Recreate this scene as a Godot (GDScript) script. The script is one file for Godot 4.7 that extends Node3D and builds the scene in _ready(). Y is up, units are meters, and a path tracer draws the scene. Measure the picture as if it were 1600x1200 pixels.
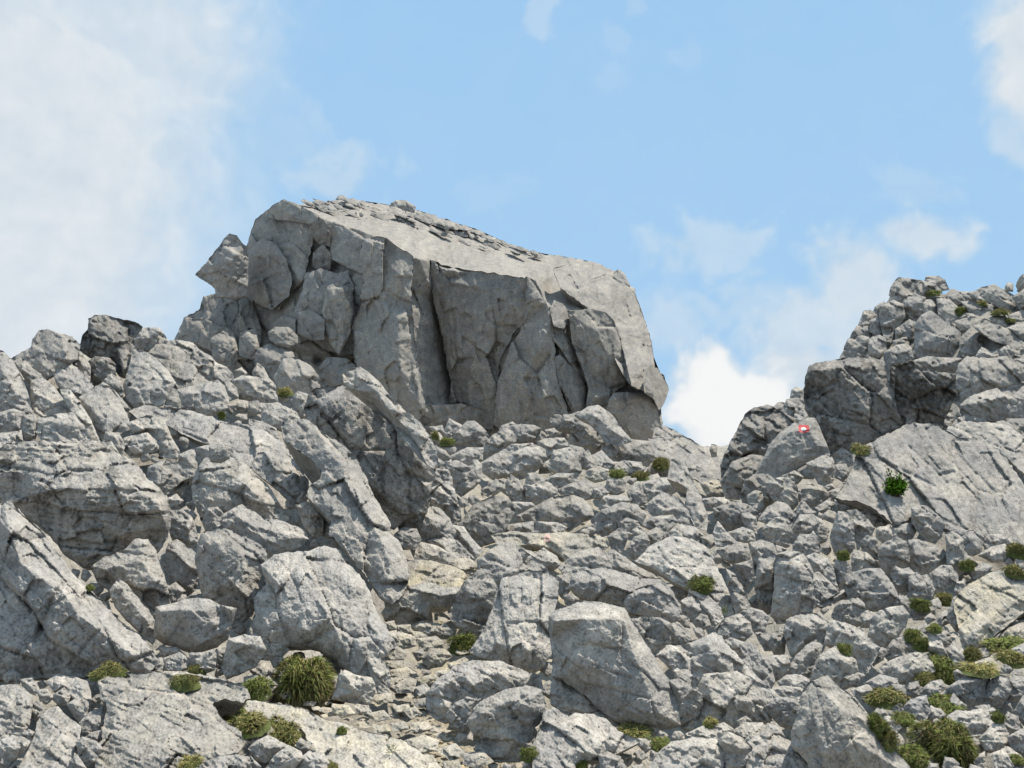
extends Node3D
# A limestone slope below a rocky summit. Outlines are read off the photograph in small tiles (2.5 pixels a unit),
# put at the distance of the slope they lie on, and built as closed solids with facets, steps and cracks.

const F := 1648.5                      # pixels of focal length at 1600 x 1200
const PITCH := 20.0
const EYE := Vector3(0, 1.6, 0)
var fwd := Vector3(0, sin(deg_to_rad(PITCH)), -cos(deg_to_rad(PITCH)))
var up := Vector3(0, cos(deg_to_rad(PITCH)), sin(deg_to_rad(PITCH)))

const TILES := {"A1": [0, 480], "A2": [400, 480], "A3": [800, 480], "A4": [1200, 480], "B1": [0, 690], "B2": [400, 690], "B3": [800, 690], "B4": [1200, 690],
	"C1": [0, 900], "C2": [400, 900], "C3": [800, 900], "C4": [1200, 900], "D4": [1200, 420], "E1": [260, 290], "P": [0, 0]}

# pixel x, pixel y, metres: how far the slope is there (read from slope angle and boulder sizes)
const SLOPE := [
	[0,1200,4.6],[400,1200,4.6],[800,1200,5.0],[1200,1200,5.0],[1600,1200,5.0],
	[0,1050,5.7],[300,1050,5.8],[560,1050,6.2],[800,1060,6.3],[1100,1050,6.4],[1350,1050,6.4],[1600,1050,6.4],
	[0,950,6.3],[250,950,6.9],[500,950,7.1],[680,950,8.0],[950,950,7.7],[1200,950,8.0],[1500,950,8.0],
	[0,850,7.2],[280,850,8.0],[500,850,8.2],[700,850,9.8],[900,850,9.8],[1150,850,10.0],[1400,850,10.0],[1600,850,9.6],
	[100,760,8.8],[400,760,9.4],[620,760,9.9],[780,760,12.5],[1000,760,12.5],[1200,760,12.5],[1450,770,12.0],[1600,770,11.5],
	[0,690,9.8],[300,690,10.4],[600,690,11.2],[800,700,14.6],[1000,700,15.0],[1170,700,16.0],[1400,690,14.2],[1600,690,13.5],
	[0,620,10.8],[200,620,11.8],[450,630,12.6],[570,610,12.2],
	[60,530,12.6],[180,500,13.2],[280,540,13.8],[480,605,14.0],[700,670,16.4],[940,645,17.0],[1030,680,19.5],[1120,705,22.0],
	[1260,570,17.5],[1400,440,20.0],[1600,450,19.0],[1330,600,17.5],[1500,600,16.5],[1600,570,16.0],[1150,700,18.0]]

var rng := RandomNumberGenerator.new()
var rbf_p: Array = []
var rbf_w: PackedFloat64Array
var ter_p: Array = []
var ter_w: PackedFloat64Array
var nz := FastNoiseLite.new()
var nz2 := FastNoiseLite.new()
var mat_rock: StandardMaterial3D
var mat_earth: StandardMaterial3D
var covered := {}                      # 8-pixel cells that a traced rock fills
var used_names := {}
var n_rocks := 0
var zbuf := PackedFloat32Array()       # nearest surface so far, in cells of 4 pixels

func ray(px: float, py: float) -> Vector3:
	return fwd + Vector3((px - 800.0) / F, 0, 0) + up * ((600.0 - py) / F)
func at(px: float, py: float, d: float) -> Vector3:
	return EYE + ray(px, py) * d

# ---------- smooth interpolation of scattered values (cone functions plus a plane)
func fit(p: Array, v: Array) -> PackedFloat64Array:
	var n := p.size()
	var m := n + 3
	var a: Array = []
	for i in m:
		var r := PackedFloat64Array()
		r.resize(m + 1)
		a.append(r)
	for i in n:
		for j in n:
			a[i][j] = p[i].distance_to(p[j])
		a[i][n] = 1.0
		a[i][n + 1] = p[i].x
		a[i][n + 2] = p[i].y
		a[n][i] = 1.0
		a[n + 1][i] = p[i].x
		a[n + 2][i] = p[i].y
		a[i][m] = v[i]
	for c in m:
		var best := c
		for r in range(c + 1, m):
			if absf(a[r][c]) > absf(a[best][c]):
				best = r
		var t = a[c]
		a[c] = a[best]
		a[best] = t
		var rc: PackedFloat64Array = a[c]
		for r in range(c + 1, m):
			var k: float = a[r][c] / rc[c]
			if k != 0.0:
				var rr: PackedFloat64Array = a[r]
				for q in range(c, m + 1):
					rr[q] -= k * rc[q]
				a[r] = rr
	var w := PackedFloat64Array()
	w.resize(m)
	for i in range(m - 1, -1, -1):
		var s: float = a[i][m]
		for j in range(i + 1, m):
			s -= a[i][j] * w[j]
		w[i] = s / a[i][i]
	return w
func value(p: Array, w: PackedFloat64Array, q: Vector2) -> float:
	var n := p.size()
	var s := w[n] + w[n + 1] * q.x + w[n + 2] * q.y
	for i in n:
		s += w[i] * q.distance_to(p[i])
	return s
func slope_depth(px: float, py: float) -> float:
	return exp(value(rbf_p, rbf_w, Vector2(px, py) / 100.0))
func ground_y(x: float, z: float) -> float:
	return value(ter_p, ter_w, Vector2(x, z))

# ---------- naming
func numbered(called: String) -> String:
	if not used_names.has(called):
		used_names[called] = 0
		return called
	used_names[called] += 1
	return "%s_%03d" % [called, used_names[called]]
func tag(o: Node, label: String, category: String, group := "") -> void:
	o.set_meta("label", label)
	o.set_meta("category", category)
	if group != "":
		o.set_meta("group", group)
func put(called: String, mesh: Mesh, m: Material, where := Vector3.ZERO, parent: Node = null) -> MeshInstance3D:
	var o := MeshInstance3D.new()
	o.mesh = mesh
	o.material_override = m
	o.position = where
	if parent == null:
		o.name = numbered(called)
		add_child(o)
	else:
		o.name = called
		parent.add_child(o, true)
	return o
func mesh_of(v: PackedVector3Array, n: PackedVector3Array, c: PackedColorArray, ix: PackedInt32Array) -> ArrayMesh:
	var a := []
	a.resize(Mesh.ARRAY_MAX)
	a[Mesh.ARRAY_VERTEX] = v
	a[Mesh.ARRAY_NORMAL] = n
	if c.size() > 0:
		a[Mesh.ARRAY_COLOR] = c
	a[Mesh.ARRAY_INDEX] = ix
	var m := ArrayMesh.new()
	m.add_surface_from_arrays(Mesh.PRIMITIVE_TRIANGLES, a)
	return m
func smooth_normals(v: PackedVector3Array, ix: PackedInt32Array) -> PackedVector3Array:
	var n := PackedVector3Array()
	n.resize(v.size())
	for t in range(0, ix.size(), 3):
		var a := v[ix[t]]
		var k := (v[ix[t + 2]] - a).cross(v[ix[t + 1]] - a)
		n[ix[t]] += k
		n[ix[t + 1]] += k
		n[ix[t + 2]] += k
	for i in n.size():
		n[i] = n[i].normalized()
	return n

# ---------- broken rock: each cell of a jittered grid is a little plane of its own; returns (height, distance to the joint)
func hash2(ix: int, iy: int, k: int) -> float:
	var h := (ix * 374761393 + iy * 668265263 + k * 974634777) & 0x7fffffff
	h = ((h ^ (h >> 13)) * 1274126177) & 0x7fffffff
	return float((h ^ (h >> 16)) & 0xffff) / 65535.0
var tab := PackedFloat32Array()        # random numbers, three streams
func fill_table() -> void:
	rng.seed = 1234
	tab.resize(4096 * 5)
	for i in tab.size():
		tab[i] = rng.randf()
func broken(x: float, y: float, k: int, lean: float) -> Vector2:
	var ix := floori(x)
	var iy := floori(y)
	var d1 := 9.0
	var d2 := 9.0
	var bx := 0.0
	var by := 0.0
	var bi := 0
	var base := k * 1031
	for j in range(iy - 1, iy + 2):
		var row := base + j * 577
		var fy := y - j - 0.15
		for i in range(ix - 1, ix + 2):
			var h := ((row + i * 269) ^ (i * j * 31)) & 4095
			var dx := x - i - 0.15 - 0.7 * tab[h]
			var dy := fy - 0.7 * tab[h + 4096]
			var d := dx * dx + dy * dy
			if d < d1:
				d2 = d1
				d1 = d
				bx = dx
				by = dy
				bi = h
			elif d < d2:
				d2 = d
	return Vector2(tab[bi + 8192] - 0.5 + lean * ((tab[bi + 12288] - 0.5) * bx + (tab[bi + 16384] - 0.5) * by), sqrt(d2) - sqrt(d1))

func parse(tile: String, s: String) -> PackedVector2Array:
	var o: Array = TILES[tile]
	var k := 1.0 if tile == "P" else 2.5
	var out := PackedVector2Array()
	for w in s.split(" ", false):
		var q := w.split(",")
		out.append(Vector2(o[0] + float(q[0]) * k, o[1] + float(q[1]) * k))
	return out
func parse3(tile: String, s: String) -> Array:
	var o: Array = TILES[tile]
	var k := 1.0 if tile == "P" else 2.5
	var out := []
	for w in s.split(" ", false):
		var q := w.split(",")
		out.append(Vector3(o[0] + float(q[0]) * k, o[1] + float(q[1]) * k, float(q[2])))
	return out

func area_of(p: PackedVector2Array) -> float:
	var a := 0.0
	for i in p.size():
		var q := p[(i + 1) % p.size()]
		a += p[i].x * q.y - q.x * p[i].y
	return absf(a) * 0.5

# ---------- one solid from an outline, some inner points with their height toward the open side, and its lean
# o: t lean back (metres of depth per metre up), d distance of its foot, u metres per unit of height given (0: share of size), rough, warm, tone, turn (bedding), step
func solid(poly: PackedVector2Array, inner: Array, o: Dictionary) -> Dictionary:
	n_rocks += 1
	rng.seed = 7919 * n_rocks + 13
	var sd := n_rocks * 17
	var s := sqrt(area_of(poly))
	var lo := poly[0]
	var hi := poly[0]
	var foot := poly[0]
	for p in poly:
		lo = lo.min(p)
		hi = hi.max(p)
		if p.y > foot.y:
			foot = p
	var d0: float = o.get("d", 0.0)
	if d0 == 0.0:
		d0 = slope_depth(clampf((lo.x + hi.x) * 0.5, -10, 1610), minf(hi.y, 1260.0)) + o.get("dd", 0.0)
	var t: float = o.get("t", 0.7)
	var skew: float = o.get("sk", 0.0)
	if o.has("fit"):       # lies on what is already built there, so much proud of it
		var mid := (lo + hi) * 0.5
		var sx := Vector3.ZERO
		var m2 := [0.0, 0.0, 0.0]
		var b2 := [0.0, 0.0]
		var pts := []
		for p in poly:
			for w in [0.25, 0.6, 0.9]:
				var q: Vector2 = mid.lerp(p, w)
				var dq := near_depth(q.x, q.y)
				if dq < 90.0:
					pts.append(Vector3(q.x - mid.x, q.y - mid.y, dq))
		for q in pts:
			sx += q
		sx /= pts.size()
		for q in pts:
			var e: Vector3 = q - sx
			m2[0] += e.x * e.x
			m2[1] += e.x * e.y
			m2[2] += e.y * e.y
			b2[0] += e.x * e.z
			b2[1] += e.y * e.z
		var det2: float = m2[0] * m2[2] - m2[1] * m2[1] + 1e-6
		var gx: float = (b2[0] * m2[2] - b2[1] * m2[1]) / det2
		var gy: float = (b2[1] * m2[0] - b2[0] * m2[1]) / det2
		d0 = sx.z + gx * (foot.x - mid.x - sx.x) + gy * (hi.y - mid.y - sx.y) - float(o.fit)
		t = -gy * F / d0
		skew = gx * F / d0
	var mpp := d0 / F
	var rough: float = o.get("rough", 1.0)
	var unit: float = o.get("u", 0.0)
	# inner points of its own when none are read from the photograph: a brow, a front, a foot
	var ctrl := PackedVector2Array(poly)
	var ch := PackedFloat32Array()
	for i in poly.size():
		ch.append(rng.randf_range(-0.03, 0.03) if unit == 0.0 else 0.0)
	var edge: Array = o.get("edge", [])
	if edge.size() == poly.size():
		for i in poly.size():
			ch[i] = edge[i]
	if inner.is_empty():
		var c := Vector2.ZERO
		for p in poly:
			c += p
		c /= poly.size()
		var w := hi.x - lo.x
		var h := hi.y - lo.y
		var brow := rng.randf_range(-0.3, -0.1)
		for q in [[-0.24, brow, 0.27], [0.2, brow + rng.randf_range(-0.08, 0.1), 0.29], [rng.randf_range(-0.2, 0.2), 0.02, 0.26], [-0.2, 0.27, 0.17], [0.2, 0.27, 0.18]]:
			var p := c + Vector2(q[0] * w + rng.randf_range(-0.06, 0.06) * w, q[1] * h + rng.randf_range(-0.06, 0.06) * h)
			if Geometry2D.is_point_in_polygon(p, poly):
				ctrl.append(p)
				ch.append((q[2] * 1.2 + rng.randf_range(-0.1, 0.1)) * float(o.get("bulge", 1.0)))
	else:
		for q in inner:
			ctrl.append(Vector2(q.x, q.y))
			ch.append(q.z * 0.0125 if unit == 0.0 else q.z)
	var hs := s if unit == 0.0 else unit / mpp
	var tri := Geometry2D.triangulate_delaunay(ctrl)
	# a jagged outline
	var amp: float = clampf(0.022 * s, 0.8, 4.5) * o.get("jag", 1.0)
	var dense := PackedVector2Array()
	var dh := PackedFloat32Array()
	for i in poly.size():
		var a := poly[i]
		var b := poly[(i + 1) % poly.size()]
		var n := maxi(1, int(a.distance_to(b) / 3.0))
		for k in n:
			var p := a.lerp(b, float(k) / n)
			var q: Vector2 = p + Vector2(nz.get_noise_3d(p.x * 5.0 / s * 8.0, p.y * 5.0 / s * 8.0, sd), nz.get_noise_3d(p.x * 5.0 / s * 8.0, p.y * 5.0 / s * 8.0, sd + 50)) * amp * 1.8
			var e := broken(p.x / 7.0, p.y / 7.0, sd, 1.0)
			dh.append(lerpf(ch[i], ch[(i + 1) % poly.size()], float(k) / n) * hs)
			dense.append(q + (b - a).normalized().orthogonal() * e.x * amp * 0.8)
	var g: float = o.get("step", clampf(s / 29.0, 1.5, 1.9))
	var nx := int((hi.x - lo.x + 16.0) / g) + 2
	var ny := int((hi.y - lo.y + 16.0) / g) + 2
	var ox := lo.x - 8.0
	var oy := lo.y - 8.0
	var dist := PackedFloat32Array()
	dist.resize(nx * ny)
	dist.fill(0.0)
	var nd := dense.size()
	for j in ny:
		var y := oy + j * g
		var xs := PackedFloat32Array()
		for i in nd:
			var a := dense[i]
			var b := dense[(i + 1) % nd]
			if (a.y <= y) != (b.y <= y):
				xs.append(a.x + (y - a.y) / (b.y - a.y) * (b.x - a.x))
		xs.sort()
		for k in range(0, xs.size() - 1, 2):
			for i in range(maxi(1, ceili((xs[k] - ox) / g)), mini(nx - 2, floori((xs[k + 1] - ox) / g)) + 1):
				dist[j * nx + i] = 99.0
	for i in nx:
		dist[i] = 0.0
		dist[(ny - 1) * nx + i] = 0.0
	for j in range(1, ny - 1):
		for i in range(1, nx - 1):
			var k := j * nx + i
			if dist[k] > 0.0:
				dist[k] = minf(minf(dist[k - 1] + 1.0, dist[k - nx] + 1.0), minf(dist[k - nx - 1], dist[k - nx + 1]) + 1.41)
	for j in range(ny - 2, 0, -1):
		for i in range(nx - 2, 0, -1):
			var k := j * nx + i
			if dist[k] > 0.0:
				dist[k] = minf(dist[k], minf(minf(dist[k + 1] + 1.0, dist[k + nx] + 1.0), minf(dist[k + nx + 1], dist[k + nx - 1]) + 1.41))
	var turn := deg_to_rad(float(o.get("turn", 25.0)) + rng.randf_range(-15, 15))
	var cs := cos(turn)
	var sn := sin(turn)
	var ca: float = o.get("ca", clampf(0.44 * s, 14.0, 66.0))
	var cb := ca * 0.32
	var cc: float = 7.0 * o.get("fine", 1.0)
	var stretch: float = o.get("stretch", 1.7)
	var bands: float = o.get("bands", 0.0)
	var net: float = o.get("net", 0.8)
	var tone: float = float(o.get("tone", 1.0)) * rng.randf_range(0.86, 1.08)
	var warm: float = float(o.get("warm", 0.0)) + rng.randf_range(0.0, 0.12)
	var lichen: float = o.get("lichen", rng.randf_range(0.0, 0.5))
	var rim := clampf(0.06 * s / g, 2.0, 4.0)
	var v := PackedVector3Array()
	var col := PackedColorArray()
	var deps := PackedFloat32Array()
	var id := PackedInt32Array()
	id.resize(nx * ny)
	id.fill(-1)
	var last := 0
	var origin := at(foot.x, foot.y, d0)
	var cracks: Array = o.get("cracks", [])
	var crk: float = o.get("crk", 1.6)
	for j in range(1, ny - 1):
		for i in range(1, nx - 1):
			var k := j * nx + i
			var x := ox + i * g
			var y := oy + j * g
			if dist[k] == 0.0:
				if dist[k - 1] + dist[k + 1] + dist[k - nx] + dist[k + nx] + dist[k - nx - 1] + dist[k - nx + 1] + dist[k + nx - 1] + dist[k + nx + 1] == 0.0:
					continue
				var best := 1e9
				var bp := Vector2(x, y)
				var me := Vector2(x, y)
				for e in nd:
					var a := dense[e]
					if absf(a.x - x) + absf(a.y - y) > 14.0:
						continue
					var c := Geometry2D.get_closest_point_to_segment(me, a, dense[(e + 1) % nd])
					var dd := c.distance_squared_to(me)
					if dd < best:
						best = dd
						bp = c
				if best > 1e8:
					continue
				x = bp.x
				y = bp.y
			# height from the facets between the control points
			var h := 0.0
			var q2 := Vector2(x, y)
			var found := false
			for pass_ in tri.size() / 3 + 1:
				var b3 := last if pass_ == 0 else (pass_ - 1) * 3
				var pa := ctrl[tri[b3]]
				var pb := ctrl[tri[b3 + 1]]
				var pc := ctrl[tri[b3 + 2]]
				var den := (pb.y - pc.y) * (pa.x - pc.x) + (pc.x - pb.x) * (pa.y - pc.y)
				if absf(den) < 1e-6:
					continue
				var wa := ((pb.y - pc.y) * (x - pc.x) + (pc.x - pb.x) * (y - pc.y)) / den
				var wb := ((pc.y - pa.y) * (x - pc.x) + (pa.x - pc.x) * (y - pc.y)) / den
				if wa >= -0.001 and wb >= -0.001 and wa + wb <= 1.001:
					h = wa * ch[tri[b3]] + wb * ch[tri[b3 + 1]] + (1.0 - wa - wb) * ch[tri[b3 + 2]]
					last = b3
					found = true
					break
			if not found:      # just outside the traced corners: as high as the nearest edge
				var bq := 1e9
				for e in poly.size():
					var c := Geometry2D.get_closest_point_to_segment(q2, poly[e], poly[(e + 1) % poly.size()])
					var dd := c.distance_squared_to(q2)
					if dd < bq:
						bq = dd
						h = lerpf(ch[e], ch[(e + 1) % poly.size()], c.distance_to(poly[e]) / maxf(0.001, poly[e].distance_to(poly[(e + 1) % poly.size()])))
			h *= hs
			var u := (x * cs + y * sn)
			var w2 := (-x * sn + y * cs)
			var wob := nz.get_noise_2d(x * 1.3, y * 1.3 + sd) * 3.0
			var A := broken((u + wob) / (ca * stretch), (w2 - wob) / ca, sd, 2.7)
			var B := broken((u - wob) / (cb * stretch), (w2 + wob) / cb, sd + 7, 2.6)
			var Cq := broken((u + wob) / (cc * 1.4), w2 / cc, sd + 13, 2.2)
			var fb := nz2.get_noise_3d(x, y, sd)
			var tap := clampf(dist[k] / rim, 0.0, 1.0)
			var det: float = A.x * ca * 0.2 + B.x * cb * 0.25 + Cq.x * cc * 0.26 + fb * 1.2
			if A.y < 0.05 and hash2(int(u / 40.0), int(w2 / 40.0), sd) > 0.35:
				det -= ca * 0.07 * net
			elif A.y < 0.09:
				det -= ca * 0.018 * net
			if B.y < 0.07:
				det -= cb * 0.05 * net
			if bands > 0.0:
				var bb := (w2 + wob * 1.6 + nz.get_noise_2d(u * 0.4, w2 * 2.0) * 7.0) / bands
				det += (bb - floorf(bb) - 0.5) * bands * 0.36 * smoothstep(-0.15, 0.35, nz.get_noise_3d(x * 1.5, y * 1.5, sd + 70))
			det *= rough * 1.12
			for cr in cracks:
				for e in cr.size() - 1:
					var c := Geometry2D.get_closest_point_to_segment(q2, Vector2(cr[e].x, cr[e].y), Vector2(cr[e + 1].x, cr[e + 1].y))
					var dq := c.distance_to(q2) + wob * 0.25
					var cw: float = cr[e].z
					if dq < cw:
						det -= cw * crk * (1.0 - maxf(dq, 0.0) / cw)
			h += det * (0.35 + 0.65 * tap)
			h -= (1.0 - tap) * (1.0 - tap) * rim * g * 0.18
			var depth := d0 + (t * (hi.y - y) + skew * (x - foot.x) - h) * mpp
			id[k] = v.size()
			deps.append(depth)
			if x >= 0.0 and x < 1600.0 and y >= 0.0 and y < 1200.0:
				var zc := int(y / 4.0) * 400 + int(x / 4.0)
				if depth < zbuf[zc]:
					zbuf[zc] = depth
			v.append(at(x, y, depth) - origin)
			# what the stone is made of: grey limestone, pale scars, dark lichen, buff stain
			var l1 := nz.get_noise_3d(x * 2.2, y * 2.2, sd + 100)
			var l2 := nz2.get_noise_3d(x * 1.7, y * 1.7, sd + 200)
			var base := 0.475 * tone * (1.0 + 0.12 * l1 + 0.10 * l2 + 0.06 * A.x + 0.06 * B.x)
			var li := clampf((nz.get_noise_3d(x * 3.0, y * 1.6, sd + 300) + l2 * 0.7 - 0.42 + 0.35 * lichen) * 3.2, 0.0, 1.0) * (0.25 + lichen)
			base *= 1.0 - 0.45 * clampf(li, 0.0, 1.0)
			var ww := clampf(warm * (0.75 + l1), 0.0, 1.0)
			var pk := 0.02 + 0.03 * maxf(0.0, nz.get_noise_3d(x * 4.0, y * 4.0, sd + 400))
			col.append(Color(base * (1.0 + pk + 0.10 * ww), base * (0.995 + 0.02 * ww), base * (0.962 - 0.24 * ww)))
	var ix := PackedInt32Array()
	for j in range(1, ny - 2):
		for i in range(1, nx - 2):
			var a := id[j * nx + i]
			var b := id[j * nx + i + 1]
			var c := id[(j + 1) * nx + i]
			var e := id[(j + 1) * nx + i + 1]
			if a >= 0 and b >= 0 and e >= 0 and c >= 0:
				ix.append_array([a, b, e, a, e, c] if (i + j) % 2 == 0 else [a, b, c, b, e, c])
			elif a >= 0 and b >= 0 and e >= 0:
				ix.append_array([a, b, e])
			elif a >= 0 and e >= 0 and c >= 0:
				ix.append_array([a, e, c])
			elif a >= 0 and b >= 0 and c >= 0:
				ix.append_array([a, b, c])
			elif b >= 0 and e >= 0 and c >= 0:
				ix.append_array([b, e, c])
	# the back of the solid
	var ctr := (lo + hi) * 0.5
	var back: float = o.get("back", 0.55) * s
	var r0 := v.size()
	var skip := maxi(1, nd / 70)
	var ring := PackedVector2Array()
	var rh := PackedFloat32Array()
	for i in range(0, nd, skip):
		ring.append(dense[i])
		rh.append(dh[i])
	var nr := ring.size()
	for lay in [[1.0, 0.0], [0.97, 0.3], [0.82, 0.75], [0.45, 1.0]]:
		for e in nr:
			var p := ring[e]
			var q: Vector2 = ctr + (p - ctr) * lay[0] + Vector2(0, 0.12 * s * lay[1])
			var depth: float = d0 + (t * (hi.y - p.y) + skew * (p.x - foot.x) + back * lay[1] * (1.0 + 0.25 * nz.get_noise_2d(p.x * 4, p.y * 4)) + rim * g * 0.18 - rh[e]) * mpp
			v.append(at(q.x, q.y, depth) - origin)
			col.append(Color(0.46, 0.45, 0.43) * tone)
	v.append(at(ctr.x, ctr.y + 0.12 * s, d0 + (t * (hi.y - ctr.y) + back * 1.1) * mpp) - origin)
	col.append(Color(0.46, 0.45, 0.43) * tone)
	var sign_ := 0.0
	for i in dense.size():
		var q := dense[(i + 1) % nd]
		sign_ += dense[i].x * q.y - q.x * dense[i].y
	var turnd := sign_ > 0.0      # clockwise as the eye sees it (y runs down)
	for lay in 3:
		for i in nr:
			var a := r0 + lay * nr + i
			var b := r0 + lay * nr + (i + 1) % nr
			if turnd:
				ix.append_array([a, a + nr, b, b, a + nr, b + nr])
			else:
				ix.append_array([a, b, a + nr, b, b + nr, a + nr])
	for i in nr:
		var a := r0 + 3 * nr + i
		var b := r0 + 3 * nr + (i + 1) % nr
		ix.append_array([a, v.size() - 1, b] if turnd else [a, b, v.size() - 1])
	if o.get("cover", true):
		for j in range(int(lo.y / 8), int(hi.y / 8) + 1):
			for i in range(int(lo.x / 8), int(hi.x / 8) + 1):
				if Geometry2D.is_point_in_polygon(Vector2(i * 8 + 4, j * 8 + 4), poly):
					covered[Vector2i(i, j)] = true
	return {"mesh": mesh_of(v, smooth_normals(v, ix), col, ix), "at": origin, "s": s, "lo": lo, "hi": hi, "d": d0, "grid": {"ox": ox, "oy": oy, "g": g, "nx": nx, "id": id, "depth": deps}}
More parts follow.
